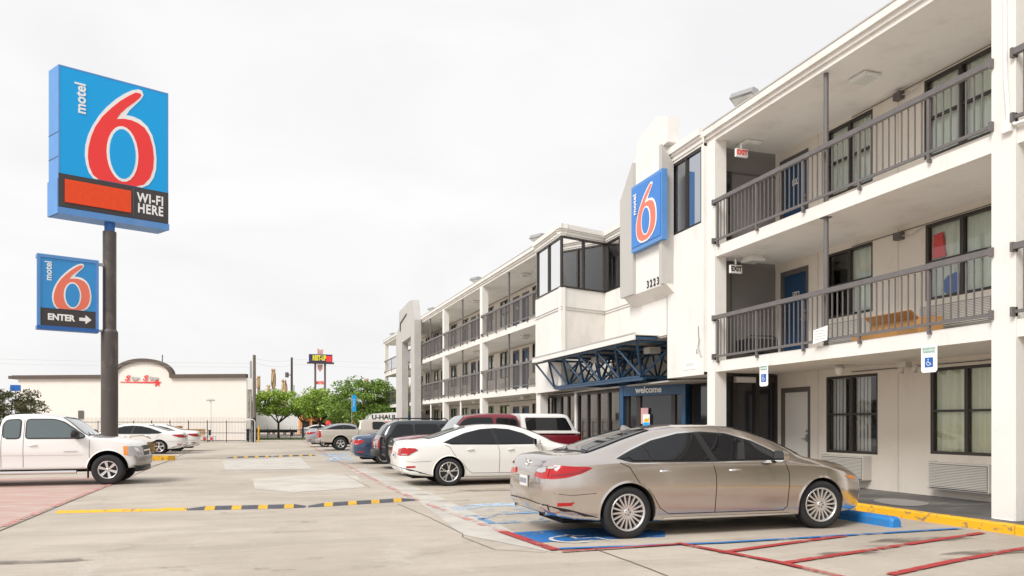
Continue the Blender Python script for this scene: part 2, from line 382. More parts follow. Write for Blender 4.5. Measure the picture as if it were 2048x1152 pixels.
# ------------------------------------------------------------------ ground, kerb, paint
def struct(o): o['kind'] = 'structure'; return o
def sheet(name, poly, z, m, grp=None, step=None, parent=None):
    b = MB(); t, vv = cdt(poly, step); b.add([(x, y, z) for x, y in vv], t, m)
    return struct(b.build(name, parent))
b = MB()
b.add([(-900, -300, 0), (900, -300, 0), (900, 1500, 0), (-900, 1500, 0)], [(0, 1, 2, 3)], 'concrete')
struct(b.build('parking_lot', recenter=False))
def line(mb, pts, wd, z, m, jit=0):
    pts = [Vector(p) for p in pts]; L = []; Rr = []
    for i, p in enumerate(pts):
        a = (pts[min(i + 1, len(pts) - 1)] - pts[max(i - 1, 0)]).normalized(); nn = Vector((-a.y, a.x)) * wd / 2
        nn *= 1 + random.uniform(-jit, jit); L.append(p + nn); Rr.append(p - nn)
    k = len(pts); mb.add([(p.x, p.y, z) for p in L + Rr], [(i, k + i, k + i + 1, i + 1) for i in range(k - 1)], m)
def marking(name, m, lines, z=.012):
    b = MB()
    for pts, wd in lines: line(b, pts, wd, z, m)
    return struct(b.build(name))
def dense(pts, st=.25, jit=.0):
    o = []
    for i in range(len(pts) - 1):
        a = Vector(pts[i]); c = Vector(pts[i + 1]); k = max(1, int((c - a).length / st))
        for j in range(k): p = a.lerp(c, j / k); o.append((p.x + random.uniform(-jit, jit), p.y + random.uniform(-jit, jit)))
    return o + [tuple(pts[-1])]
# paler slabs cast at other times
sheet('concrete_patch', [G(445, 921), G(600, 915), G(625, 938), G(450, 940)], .004, 'patch')
sheet('concrete_patch', [G(505, 958), G(655, 948), G(715, 952), G(730, 975), G(590, 985), G(510, 978)], .004, 'patch2')
sheet('concrete_patch', [G(700, 940), G(835, 1002), G(925, 1070), G(1108, 1106), G(1000, 1050), G(860, 985), G(730, 935)], .004, 'patch')
# long joints and the wandering crack by the red line
ck = MB()
line(ck, dense([G(-200, 1166), G(0, 1062), G(216, 972), G(385, 901)], .6), .026, .008, 'crack')
line(ck, dense([G(690, 950), G(740, 975)], .3, .01), .013, .008, 'crack')
line(ck, dense([G(795, 1008), G(860, 1036), G(925, 1068), G(925, 1075), G(990, 1100), G(1092, 1106)], .12, .006), .013, .008, 'crack')
line(ck, dense([G(1185, 1097), G(1300, 1138), G(1420, 1190)], .2, .012), .018, .008, 'crack')
line(ck, dense([G(270, 940), G(350, 921)], .5), .03, .008, 'crack')
for yy in (24.2, 44.5): line(ck, dense([(-3.6, yy), (2.4, yy + .4)], .8, .01), .013, .008, 'crack')
struct(ck.build('pavement_joint'))
sheet('red_painted_zone', [G(-300, 1180), G(0, 1056), G(218, 972), (-3.62, 23.), (-16, 23), (-16, 6)], .006, 'redzone')
marking('red_line', 'pinkpaint', [(dense([G(-220, 1150), G(0, 1056), G(214, 972), (-3.75, 21.)], .5), .15)])
marking('red_line', 'pinkpaint', [(dense([(2.5, 70), (2.41, 40), (2.48, 25), (2.55, 18), (2.62, 14), (2.83, 11.), (3.06, 8.3)], .5), .13)], .012)
marking('red_line', 'redpaint', [(dense([(2.95, 9.5), (3.10, 7.93)], .3), .14)], .016)
marking('yellow_line', 'yellowfade', [([(2.6, yy), (8.6, yy - .05)], .12) for yy in (15.9, 18.6, 21.6, 24.6, 27.6, 30.6)])
marking('yellow_line', 'yellowfade', [([(-2.4, 52), (1.8, 51.2)], .35), ([(-3.4, 33.3), (-2.0, 33.6)], .22)])
# handicap bay and hatching beside it
bx0 = 3.1
marking('blue_line', 'bluepaint', [(dense([G(1118, 1099), G(1440, 1087), G(1925, 1058)], .5), .085)], .014)
marking('red_line', 'redpaint', [(dense([(3.12, 7.80), G(1360, 1090)], .3), .07)], .018)
marking('red_line', 'redpaint', [(dense([G(1355, 1088), G(1450, 1106), G(1560, 1127), G(1700, 1160), G(1900, 1215)], .3), .10)], .018)
marking('red_line', 'redpaint', [(dense([G(1440, 1107), G(1560, 1090), G(1690, 1073)], .3), .10),
                                (dense([G(1565, 1128), G(1750, 1100), G(1900, 1077), G(1965, 1067)], .3), .10),
                                (dense([G(1780, 1151), G(1900, 1125), G(2048, 1098), G(2200, 1070)], .3), .10)], .014)
sheet('blue_painted_square', [G(1020, 1066), G(1180, 1056), G(1330, 1062), G(1330, 1074), G(1062, 1086)], .006, 'bluepaint')
marking('blue_line', 'bluefade', [(dense([G(930, 1033), G(1180, 1020)], .3), .14), (dense([G(940, 1030), G(985, 1047)], .3), .12), (dense([G(975, 1048), G(1110, 1042)], .3), .10), (dense([G(1000, 1028), G(960, 1040)], .3), .10), (dense([G(1100, 1030), G(1060, 1046)], .3), .10)], .010)
sheet('blue_painted_square', [G(880, 1013), G(1000, 1006), G(1060, 1009), G(1040, 1018), G(920, 1022)], .006, 'palepaint')
sheet('blue_painted_square', [G(640, 908), G(690, 906), G(710, 920), G(665, 922)], .006, 'palepaint')
marking('blue_line', 'bluefade', [([G(655, 921), G(712, 928)], .2), ([G(640, 903), G(700, 901)], .2)], .010)
sheet('blue_painted_square', [G(905, 1024), G(1100, 1014), G(1230, 1016), G(1200, 1050), G(985, 1052)], .0055, 'bluewash')
# white wheelchair symbol painted in the blue square
ws = []
cx, cy = 3.60, 8.62
ws.append(([(cx + .28 * cos(t), cy + .26 * sin(t)) for t in [R(a) for a in range(60, 330, 15)]], .06))
ws.append(([(cx + .05, cy + .02), (cx + .05, cy + .36)], .06)); ws.append(([(cx + .03, cy), (cx + .33, cy), (cx + .40, cy - .28), (cx + .48, cy - .25)], .06)); ws.append(([(cx + .02, cy + .2), (cx + .25, cy + .2)], .05))
marking('white_wheelchair_symbol', 'whitepaint', ws, .014)
# damp and scuffed stains
def blot(cx, cy, rx, ry, m, z, k=16):
    pts = [(cx + rx * cos(2 * PI * i / k) * random.uniform(.7, 1.15), cy + ry * sin(2 * PI * i / k) * random.uniform(.7, 1.15)) for i in range(k)]
    return smoothpoly(pts, 2)
for (px, py, rx, ry, m) in ((1850, 1085, 1.0, .38, 'stain'), (1980, 1110, .8, .3, 'stain'), (1700, 1110, .5, .2, 'stain'), (350, 1143, .16, .05, 'oil'), (330, 1138, .2, .05, 'oil'), (625, 1118, .13, .04, 'oil'),
                            (560, 1143, .2, .05, 'oil'), (860, 990, .6, .3, 'oil'), (900, 1003, .5, .2, 'oil'), (960, 983, .7, .4, 'stain'), (30, 1130, .8, .3, 'stain'), (1400, 1045, .9, .4, 'stain')):
    x, y = G(px, py); sheet('damp_stain', blot(x, y, rx, ry, m, .010), .0102 + random.random() * .0005, m)

rs = random.Random(3)
for k in range(26):
    x = rs.choice((rs.uniform(3.2, 8.6), rs.uniform(-3.2, 2.2))); y = rs.uniform(5.5, 24); r_ = rs.uniform(.03, .14)
    sheet('oil_spot', blot(x, y, r_ * 1.3, r_, 'oil', 0, 9), .0115 + .00005 * k, 'oil')
# raised walkway with yellow kerb
KX = 9.25; WZ = .13; WX = 11.6; FX = 9.65
b = MB(); b.box(KX + .14, 30, -12, 64, -.05, WZ - .004, 'walk'); struct(b.build('walkway'))
b = MB()
pr = [(0, -.05), (0, WZ - .02), (.02, WZ), (.13, WZ), (.14, WZ - .004), (.14, -.05)]
y = -12.
for k in range(24):
    y1 = y + 3.2; b.prism([(u, v) for u, v in pr], lambda u, v, y=y: (KX + u, y + .006, v), lambda u, v, y1=y1: (KX + u, y1 - .006, v), 'yellow'); y = y1
struct(b.build('kerb'))
sheet('yellow_painted_patch', [(9.42, 10.1), (9.42, 12.6), (10.2, 12.4), (9.9, 10.7)], .134, 'yellow')
sheet('pale_worn_patch', smoothpoly([(9.6, 9.2), (10.6, 9.6), (10.5, 10.6), (9.7, 10.2)]), .134, 'steel')
# ground beyond the lot
sheet('verge', [(-8, 70), (40, 66), (40, 74), (-8, 78)], .02, 'grass')
sheet('street', [(-300, 96), (300, 84), (300, 100), (-300, 112)], .006, 'asphalt')

def bump(x0, x1, yf, segs, label):
    t = thing('speed_bump', ((x0 + x1) / 2, yf((x0 + x1) / 2), 0), label, 'speed bump', 'speed bumps across the lane')
    for a, c_, m in segs:
        mb = MB(); pr = [(-.16, .002), (-.13, .022), (-.07, .048), (0, .055), (.07, .048), (.13, .022), (.16, .002)]
        if m == 'rubber':
            k = 0; x = a; w_ = .155 
            while x < c_ - .01:
                x2 = min(c_, x + (w_ if k % 2 else w_ * 1.75)); mm = 'bumpyellow' if k % 2 else 'rubber'; sk = .10
                e0 = .35 if x - a < .01 else 1; e1 = .35 if c_ - x2 < .01 else 1
                mb.add([(x + u * sk, yf(x) + u * (1 if e0 == 1 else .8), v * e0) for u, v in pr] + [(x2 + u * sk, yf(x2) + u * (1 if e1 == 1 else .8), v * e1) for u, v in pr], [(i, i + 1, 8 + i, 7 + i) for i in range(6)], mm)
                x = x2; k += 1
            mb.build('rubber_strip', t)
        else:
            xs = [a + (c_ - a) * i / 14 for i in range(15)]; P = [(-.13, .002), (-.05, .03), (.04, .035), (.12, .002)]
            vs = [(x, yf(x) + u * random.uniform(.8, 1.1), v * random.uniform(.6, 1.1)) for x in xs for u, v in P]
            mb.add(vs, [(i * 4 + j, i * 4 + 4 + j, i * 4 + 5 + j, i * 4 + 1 + j) for i in range(14) for j in range(3)], 'yellow'); mb.build('painted_ridge', t)
f1 = lambda x: 13.6 + .012 * x - .0 * x
def f1(x): return 13.87 + (x + 3.34) * (-.11) if x < -.5 else 13.55 + (x + .5) * (-.08) if x < .56 else 13.46 + (x - .56) * .27
bump(-3.34, 2.6, f1, [(-3.34, -1.36, 'y'), (-1.33, .56, 'rubber'), (.62, 2.6, 'rubber')], 'near black and yellow rubber speed bump beyond the open concrete')
def f2(x): return 33.5 + (x + 1.8) * .35
bump(-1.8, 1.9, f2, [(-1.8, .0, 'rubber'), (.05, 1.9, 'rubber')], 'far thin black and yellow speed bump near the iron fence')

# blue wheel stop
t = MB(); pr = [(-.09, 0), (-.085, .10), (-.06, .145), (.06, .145), (.085, .10), (.09, 0)]
ys = [8.22, 8.27, 8.6, 9.2, 9.8, 10.05, 10.1]; sc = [.8, 1, 1, 1, 1, 1, .8]
vs = [(8.34 + u * s_, y_, v * (s_ if v > .05 else 1)) for y_, s_ in zip(ys, sc) for u, v in pr]; n_ = len(pr)
t.add(vs, [(i * n_ + j, i * n_ + (j + 1) % n_, (i + 1) * n_ + (j + 1) % n_, (i + 1) * n_ + j) for i in range(len(ys) - 1) for j in range(n_)] + [tuple(range(n_))[::-1], tuple(range((len(ys) - 1) * n_, len(ys) * n_))], 'bluestop')
tag(t.build('wheel_stop'), 'chipped blue concrete wheel stop in front of the bronze sedan', 'wheel stop')
# ------------------------------------------------------------------ the motel
def zs(x, y, z): return (x, y, z * (1 + .0018 * max(0, y - 27)) if x > 8 else z)
BLD = thing('motel_building', (FX, 15, 0), 'white three storey motel with open walkways, grey railings and navy doors', 'building')
def part(mb, name, parent=None, **kw):
    mb.v = [zs(*v) for v in mb.v]
    return mb.build(name, parent or BLD, props=kw or None)

SLAB = {2: (2.64, 2.89), 3: (5.27, 5.53)}
SOF = 7.98
FLOORS = {1: WZ, 2: 2.89, 3: 5.53}; CEIL = {1: 2.64, 2: 5.27, 3: SOF}

def wall_grid(mb, X, ya, yb, za, zb, holes, m, th=.2):
    ys = sorted({ya, yb} | {h[0] for h in holes} | {h[1] for h in holes}); zz = sorted({za, zb} | {h[2] for h in holes} | {h[3] for h in holes})
    ys = [y for y in ys if ya <= y <= yb]; zz = [z for z in zz if za <= z <= zb]
    for i in range(len(ys) - 1):
        for j in range(len(zz) - 1):
            cy, cz = (ys[i] + ys[i + 1]) / 2, (zz[j] + zz[j + 1]) / 2
            if any(h[0] < cy < h[1] and h[2] < cz < h[3] for h in holes): continue
            a, c_, d, e = ys[i], ys[i + 1], zz[j], zz[j + 1]
            mb.add([(X, a, d), (X, c_, d), (X, c_, e), (X, a, e)], [(0, 1, 2, 3)], m)
    for (a, c_, d, e) in holes:
        mb.add([(X, a, d), (X + th, a, d), (X + th, a, e), (X, a, e)], [(0, 1, 2, 3)], m)
        mb.add([(X, c_, d), (X + th, c_, d), (X + th, c_, e), (X, c_, e)], [(0, 1, 2, 3)], m)
        mb.add([(X, a, d), (X + th, a, d), (X + th, c_, d), (X, c_, d)], [(0, 1, 2, 3)], m)
        mb.add([(X, a, e), (X + th, a, e), (X + th, c_, e), (X, c_, e)], [(0, 1, 2, 3)], m)

def window(y0, y1, z0, z1, style='curtain', X=WX, gap=None):
    f = MB(); t = .055; d0, d1 = X + .015, X + .085
    f.box(d0, d1, y0, y1, z0, z0 + t, 'bronze'); f.box(d0, d1, y0, y1, z1 - t, z1, 'bronze')
    f.box(d0, d1, y0, y0 + t, z0 + t, z1 - t, 'bronze'); f.box(d0, d1, y1 - t, y1, z0 + t, z1 - t, 'bronze')
    ym = (y0 + y1) / 2; zm = z0 + (z1 - z0) * .5
    f.box(d0 - .004, d1, ym - .035, ym + .035, z0 + t, z1 - t, 'bronze')
    for a, c_ in ((y0 + t, ym - .035), (ym + .035, y1 - t)): f.box(d0 + .008, d1, a, c_, zm - .022, zm + .022, 'bronze')
    w_ = part(f, 'window')
    g = MB(); g.add([(X + .06, y0 + .02, z0 + .02), (X + .06, y1 - .02, z0 + .02), (X + .06, y1 - .02, z1 - .02), (X + .06, y0 + .02, z1 - .02)], [(0, 3, 2, 1)], 'pane'); part(g, 'pane', w_)
    c = MB(); Y0, Y1 = y0 + .03, y1 - .03
    if style == 'blind':
        y = Y0
        while y < Y1 - .05:
            if random.random() > .18: c.box(X + .15, X + .155, y, y + .075, z0 + .04, z1 - .03, 'blind', None)
            y += .10
        c.box(X + .14, X + .17, Y0, Y1, z1 - .06, z1 - .01, 'blind')
    else:
        m = 'curtain2' if style == 'cream' else 'curtain'
        segs = [(Y0, Y1)] if style != 'gap' else [(Y0, Y0 + (Y1 - Y0) * .62)]
        if style == 'parted': segs = [(Y0, ym - .02), (ym + .05, Y1)]
        for a, c_ in segs:
            k = int((c_ - a) / .018); ph = random.uniform(0, 6); vs = []
            for i in range(k + 1):
                y = a + (c_ - a) * i / k; t_ = y * 2 * PI / .15 + ph
                vs += [(X + .15 + .028 * sin(t_) + .012 * sin(t_ * .37 + 1), y, z0 + .01), (X + .15 + .022 * sin(t_ + .4) + .01 * sin(t_ * .37 + 1), y, z1 - .01)]
            c.add(vs, [(2 * i, 2 * i + 2, 2 * i + 3, 2 * i + 1) for i in range(k)], m, True)
    part(c, 'curtain' if style != 'blind' else 'blind', w_)
    return w_

def door(y0, y1, z0, z1, num=None, white=False, X=WX):
    f = MB(); t = .075; m = 'trimgrey'
    f.box(X - .012, X + .10, y0, y0 + t, z0, z1, m); f.box(X - .012, X + .10, y1 - t, y1, z0, z1, m); f.box(X - .012, X + .10, y0 + t, y1 - t, z1 - .11, z1, m)
    f.box(X + .05, X + .095, y0 + t, y1 - t, z0, z1 - .11, 'whitedoor' if white else 'bluedoor')
    d = part(f, 'door')
    h = MB(); yy = y0 + t + .08; zz = z0 + .98
    h.box(X + .02, X + .05, yy - .03, yy + .03, zz - .06, zz + .10, 'steel'); h.tube([(X + .0, yy, zz), (X + .0, yy + .12, zz)], .011, 'steel', 8); h.tube([(X + .05, yy, zz), (X, yy, zz)], .011, 'steel', 8)
    h.lathe([(0, 0), (.028, 0), (.028, .02), (0, .02)], 'steel', 12, T=Matrix.Translation((X + .045, yy, zz + .18)) @ Matrix.Rotation(-PI / 2, 4, 'Y'))
    part(h, 'handle', d)
    if not white:
        p = MB(); ym = (y0 + y1) / 2 ; zc = z0 + 1.58
        p.box(X + .042, X + .05, ym - .11, ym + .11, zc - .065, zc + .065, 'white')
        if num: text_mb(p, num, .115, 'black', frame_T((X + .041, ym, zc), (0, -1, 0), (0, 0, 1)), .003, sx=1.15, bold=.004)
        part(p, 'number_plate', d)
    return d

def aircon(y0, y1, z0, z1, X=WX, dp=.22):
    a = MB(); x0 = X - dp
    a.box(x0 + .02, X + .02, y0, y1, z0, z1, 'ac')
    k = max(6, int((z1 - z0 - .05) / .028))
    for i in range(k):
        z = z0 + .03 + (z1 - z0 - .06) * i / k; a.box(x0, x0 + .012, y0 + .02, y1 - .02, z, z + (z1 - z0 - .06) / k * .62, 'ac')
    a.box(x0 + .012, x0 + .02, y0 + .015, y1 - .015, z0 + .02, z1 - .02, 'acdark')
    a.box(x0 + .003, X, y0 - .02, y0, z0 - .015, z1 + .015, 'ac'); a.box(x0 + .003, X, y1, y1 + .02, z0 - .015, z1 + .015, 'ac')
    a.box(x0 - .01, X, y0 - .02, y1 + .02, z0 - .03, z0 - .015, 'steel')
    return part(a, 'aircon_unit')

# openings: (kind, y0, y1, floor-specific)
near = {
 3: [('w', 9.30, 10.81, 6.38, 7.86, 'parted'), ('w', 12.05, 13.38, 6.38, 7.86, 'curtain'), ('d', 13.94, 14.93, 5.53, 7.72, '313'), ('w', 5.2, 6.7, 6.38, 7.86, 'curtain'), ('w', 1.2, 2.7, 6.38, 7.86, 'curtain'), ('d', 7.0, 7.95, 5.53, 7.72, None)],
 2: [('w', 9.27, 10.78, 3.74, 5.16, 'parted'), ('w', 12.05, 13.38, 3.74, 5.16, 'gap'), ('d', 13.94, 14.90, 2.89, 5.06, '218'), ('w', 5.2, 6.7, 3.74, 5.16, 'curtain'), ('w', 1.2, 2.7, 3.74, 5.16, 'curtain'), ('d', 7.0, 7.95, 2.89, 5.06, None)],
 1: [('w', 9.20, 10.67, .90, 2.48, 'cream'), ('w', 11.92, 13.38, .83, 2.48, 'blind'), ('d', 13.88, 14.88, WZ, 2.30, 'white'), ('w', 5.2, 6.7, .88, 2.48, 'cream'), ('w', 1.2, 2.7, .88, 2.48, 'cream')],
}
farw = [('w', 27.3, 28.9), ('d', 29.4, 30.3), ('d', 30.55, 31.45), ('w', 31.7, 32.7), ('d', 33.14, 34.14), ('d', 34.6, 35.6), ('w', 36.18, 37.84), ('w', 39.0, 40.3), ('d', 41.35, 42.3), ('d', 42.75, 43.85), ('w', 44.5, 46.1),
        ('w', 47.5, 49.2), ('d', 50.3, 51.2), ('d', 51.5, 52.3), ('w', 52.8, 54.7), ('w', 56.0, 57.9), ('d', 58.9, 59.8), ('d', 60.2, 61.1)]
holes = []
for fl, its in near.items():
    for it in its:
        holes.append(it[1:5])
        if it[0] == 'w': window(*it[1:5], it[5])
        else: door(*it[1:5], num=None if it[5] == 'white' else it[5], white=it[5] == 'white')
hn = list(holes); hf = []
for fl in (1, 2, 3):
    for k, it in enumerate(farw):
        z0, z1 = (FLOORS[fl] + .88, FLOORS[fl] + 2.24) if it[0] == 'w' else (FLOORS[fl], FLOORS[fl] + 2.14)
        hf.append((it[1], it[2], z0, z1))
        if it[0] == 'w': window(it[1], it[2], z0, z1, ('curtain', 'parted', 'gap', 'cream')[(k + fl) % 4])
        else: door(it[1], it[2], z0, z1)
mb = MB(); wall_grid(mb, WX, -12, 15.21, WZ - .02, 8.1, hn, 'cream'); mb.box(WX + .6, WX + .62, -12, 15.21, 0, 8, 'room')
mb.box(WX, 22, 15.21, 15.23, 0, 8.0, 'greywall')
part(mb, 'wall')
mb = MB(); wall_grid(mb, WX, 26.3, 62, WZ - .02, 8.1, hf, 'cream'); mb.box(WX + .6, WX + .62, 27.1, 61.98, 0, 8, 'room'); mb.box(WX, 20, 62, 62.2, 0, 8.1, 'cream'); mb.box(WX, 20, 26.1, 26.3, 0, 8.1, 'cream'); mb.box(20, 20.2, -12, 62, 0, 8.1, 'cream')
part(mb, 'wall')
# panel grooves and the cable run under each ceiling
mb = MB()
for fl in (1, 2, 3):
    for y in (11.4, 13.62, 8.9): mb.box(WX - .003, WX, y, y + .012, FLOORS[fl], CEIL[fl], 'soffit')
    mb.tube([(WX - .02, 7.6, CEIL[fl] - .10), (WX - .02, 12.6, CEIL[fl] - .10)], .009, 'trimgrey', 6)
    mb.tube([(WX - .02, 28, CEIL[fl] - .10), (WX - .02, 61, CEIL[fl] - .10)], .012, 'trimgrey', 6)
    if fl > 1:
        mb.box(WX - .12, WX, 11.25, 11.42, CEIL[fl] - .26, CEIL[fl] - .12, 'trimgrey')
        mb.tube([(WX - .06, 11.25, CEIL[fl] - .2), (WX - .08, 11.0, CEIL[fl] - .24), (WX - .04, 10.75, CEIL[fl] - .12)], .012, 'ltgrey', 6)
part(mb, 'cable_run')
# air conditioners under the windows
aircon(9.33, 10.5, .31, .76); aircon(12.1, 13.28, .33, .78)
aircon(9.30, 10.74, 3.20, 3.62, dp=.18); aircon(12.15, 13.25, 3.20, 3.62, dp=.18)
for fl in (1, 2, 3):
    for it in farw:
        if it[0] == 'w': aircon((it[1] + it[2]) / 2 - .55, (it[1] + it[2]) / 2 + .55, FLOORS[fl] + .2, FLOORS[fl] + .62, dp=.16)
# slabs with a rolled edge, roof with stepped fascia
for (a, c_) in ((-12, 14.97), (26.5, 27), (27, 67)):
    for fl in (2, 3):
        z0, z1 = SLAB[fl]; mb = MB()
        pr = [(FX, z0), (20, z0 + .03), (20, z1), (FX + .02, z1), (FX, z1 - .02)]
        mb.prism([(u, v) for u, v in pr], lambda u, v: (u, a, v), lambda u, v: (u, c_, v), 'wall')
        part(mb, 'balcony_slab')
def roofpiece(a, c_, xf=FX):
    mb = MB()
    for (x0, z0, z1) in ((xf - .02, 7.93, 8.03), (xf - .07, 8.03, 8.11), (xf - .13, 8.11, 8.25)): mb.box(x0, 20.3, a, c_, z0 + .001, z1, 'wall')
    mb.box(xf - .145, xf + .1, a, c_, 8.25, 8.275, 'ltgrey')
    return part(mb, 'roof')
roofpiece(-12, 15.0); roofpiece(26.4, 27.0); roofpiece(27.0, 67.1)
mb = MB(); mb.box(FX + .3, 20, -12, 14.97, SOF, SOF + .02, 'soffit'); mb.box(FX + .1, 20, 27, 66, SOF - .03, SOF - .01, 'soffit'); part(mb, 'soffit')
# square columns on the front line
for (a, c_) in ((-7.2, -6.87), (.1, .43), (7.47, 7.83), (14.66, 14.97), (26.2, 26.66), (34.28, 34.72), (42.56, 42.98), (51.2, 51.66), (66.3, 67.0)):
    mb = MB(); x0 = FX - .03; mb.box(x0, FX + .27, a, c_, WZ, 7.94, 'wall'); mb.box(x0 - .012, FX + .26, a + .03, c_ - .03, WZ, WZ + .0 + .001, 'wall'); part(mb, 'column')
# steel posts at mid bay and railings
def railing(y0, y1, fl, sp=.128):
    z0 = FLOORS[fl]; mb = MB(); X = FX - .045; zt = z0 + 1.02
    mb.box(X - .045, X + .025, y0 - .03, y1 + .03, zt - .085, zt, 'rail'); mb.box(X - .02, X + .02, y0 - .03, y1 + .03, z0 + .07, z0 + .115, 'rail')
    for e in (y0 - .02, y1 + .02):
        for z in (zt - .05, z0 + .09): mb.box(X - .05, X + .05, e - .02, e + .02, z - .065, z + .065, 'rail')
    k = int((y1 - y0) / sp)
    for i in range(1, k):
        y = y0 + (y1 - y0) * i / k
        if i % 11 == 8: mb.box(X - .022, X + .022, y - .022, y + .022, z0 - .03, zt - .10, 'rail'); mb.box(X - .018, FX + .03, y - .022, y + .022, z0 - .06, z0 - .02, 'rail')
        else: mb.box(X - .009, X + .009, y - .009, y + .009, z0 + .115, zt - .10, 'rail')
    part(mb, 'railing')
gaps = [(-6.87, .1), (.43, 7.47), (7.83, 14.66), (26.66, 34.28), (34.72, 42.56), (42.98, 51.2), (51.66, 66.3)]
for (a, c_) in gaps:
    for fl in (2, 3):
        if c_ - a > 10: railing(a, 58.9, fl, .3); railing(59.0, c_, fl, .42)
        else: railing(a, c_, fl)
        if c_ - a > 0:
            ym = (a + c_) / 2; mb = MB(); mb.tube([(FX + .10, ym, FLOORS[fl]), (FX + .10, ym, CEIL[fl])], .045, 'rail', 12)
            mb.box(FX + .03, FX + .17, ym - .08, ym + .08, CEIL[fl] - .015, CEIL[fl] + .0, 'rail'); part(mb, 'post')
# ground floor far: rows of slim supports
for ym in (46.9, 39.): 
    mb = MB(); mb.tube([(FX + .1, ym, WZ), (FX + .1, ym, 2.64)], .06, 'wall', 10); part(mb, 'post')
# far end stair screen beyond the wall
mb = MB(); mb.box(11.4, 11.5, 62.3, 66.6, 2.9, 3.9, 'rail'); part(mb, 'railing')

# --- entrance block
BX = 9.53
mb = MB()
hole = (15.08, 16.50, 6.14, 7.93)
wall_grid(mb, BX, 14.97, 16.66, 2.60, 8.25, [hole], 'wall'); mb.box(BX + .2, BX + .22, 15.0, 16.64, 2.7, 8.2, 'room')
mb.add([(BX, 14.97, 2.6), (11.4, 14.97, 2.6), (11.4, 16.66, 2.6), (BX, 16.66, 2.6)], [(0, 1, 2, 3)], 'wall')
mb.box(BX, 11.6, 16.64, 16.66, 2.6, 8.25, 'wall'); mb.box(BX + .004, 9.75, 14.973, 14.99, 2.66, 7.9, 'wall')
part(mb, 'front_wall')
# grey end wall closing each walkway
mb = MB(); mb.box(FX + .02, WX, 15.10, 15.19, 2.64, 8.0, 'greywall'); mb.box(10.34, 10.36, 15.08, 15.10, 2.9, 7.4, 'trimgrey'); mb.box(10.34, WX, 15.085, 15.10, 7.38, 7.42, 'trimgrey')
part(mb, 'end_wall')
mb = MB(); mb.box(9.75, 10.33, 15.05, 15.10, 5.53, 7.4, 'bronze'); mb.box(9.8, 10.28, 15.04, 15.052, 5.6, 7.34, 'darkglass'); part(mb, 'door')
def bigglass(y0, y1, z0, z1, n_, X, name='window'):
    f = MB(); t = .06; f.box(X, X + .08, y0, y1, z0, z0 + t, 'bronze'); f.box(X, X + .08, y0, y1, z1 - t, z1, 'bronze')
    for i in range(n_ + 1): y = y0 + (y1 - y0 - t) * i / n_; f.box(X - .003, X + .08, y, y + t, z0 + .001, z1 - .001, 'bronze')
    w_ = part(f, name); g = MB(); g.box(X + .04, X + .046, y0, y1, z0, z1, 'mirror'); part(g, 'pane', w_)
bigglass(15.08, 16.50, 6.14, 7.93, 2, BX + .02)
# block parapet cornices
def cornice(poly):
    mb = MB()
    for off, z0, z1 in ((.03, 7.99, 8.09), (.07, 8.09, 8.15), (.12, 8.15, 8.31)):
        for i in range(len(poly) - 1):
            (x0, y0), (x1, y1) = poly[i], poly[i + 1]; dx, dy = x1 - x0, y1 - y0; L = math.hypot(dx, dy); nx, ny = -dy / L, dx / L
            if i == 0: pass
            e = off * .9
            A = (x0 - dx / L * e * (0 if i == 0 else 1), y0 - dy / L * e * (0 if i == 0 else 1)); B = (x1 + dx / L * e * (0 if i == len(poly) - 2 else 1), y1 + dy / L * e * (0 if i == len(poly) - 2 else 1))
            zz = z0 + .0015 * i
            q = [(A[0] + nx * off, A[1] + ny * off), (B[0] + nx * off, B[1] + ny * off), (B[0] - nx * .2, B[1] - ny * .2), (A[0] - nx * .2, A[1] - ny * .2)]
            mb.prism(q, lambda u, v: (u, v, zz), lambda u, v: (u, v, z1 + .0015 * i), 'wall')
    return mb
part(cornice([(BX, 15.0), (BX, 16.66)]), 'parapet')
# recessed middle, glazed projecting corner on the left
PL = [(11.4, 18.9), (11.4, 24.32), (9.47, 23.72), (9.55, 26.55)]
mb = MB()
def vwall(mb, p, q, z0, z1, m, th=.15):
    dx, dy = q[0] - p[0], q[1] - p[1]; L = math.hypot(dx, dy); nx, ny = -dy / L * th, dx / L * th
    mb.prism([p, q, (q[0] - nx, q[1] - ny), (p[0] - nx, p[1] - ny)], lambda u, v: (u, v, z0), lambda u, v: (u, v, z1), m)
for i in range(3):
    p, q = PL[i], PL[i + 1]; vwall(mb, p, q, 2.60 + .001 * i, 6.15 + .001 * i, 'wall'); vwall(mb, p, q, 7.93 + .001 * i, 8.2 + .001 * i, 'wall')
mb.prism([(9.55, 26.5), (9.5, 23.8), (11.4, 24.4), (20, 24.4), (20, 26.5)], lambda u, v: (u, v, 2.598), lambda u, v: (u, v, 2.61), 'soffit')
mb.prism([(9.56, 26.5), (9.52, 23.9), (11.5, 24.2), (11.5, 15.2), (20, 15.2), (20, 26.5)], lambda u, v: (u, v, 8.1), lambda u, v: (u, v, 8.2), 'wall')
part(mb, 'front_wall')
part(cornice([PL[0], PL[1], PL[2], PL[3]]), 'parapet')
mb = MB()
for i in range(3):                                       # string course following the plan
    p, q = PL[i], PL[i + 1]; dx, dy = q[0] - p[0], q[1] - p[1]; L = math.hypot(dx, dy); nx, ny = -dy / L, dx / L
    for zc in (5.38, 5.47): mb.prism([(p[0] + nx * .02, p[1] + ny * .02), (q[0] + nx * .02, q[1] + ny * .02), q, p], lambda u, v: (u, v, zc), lambda u, v: (u, v, zc + .025), 'ltgrey')
part(mb, 'moulding')
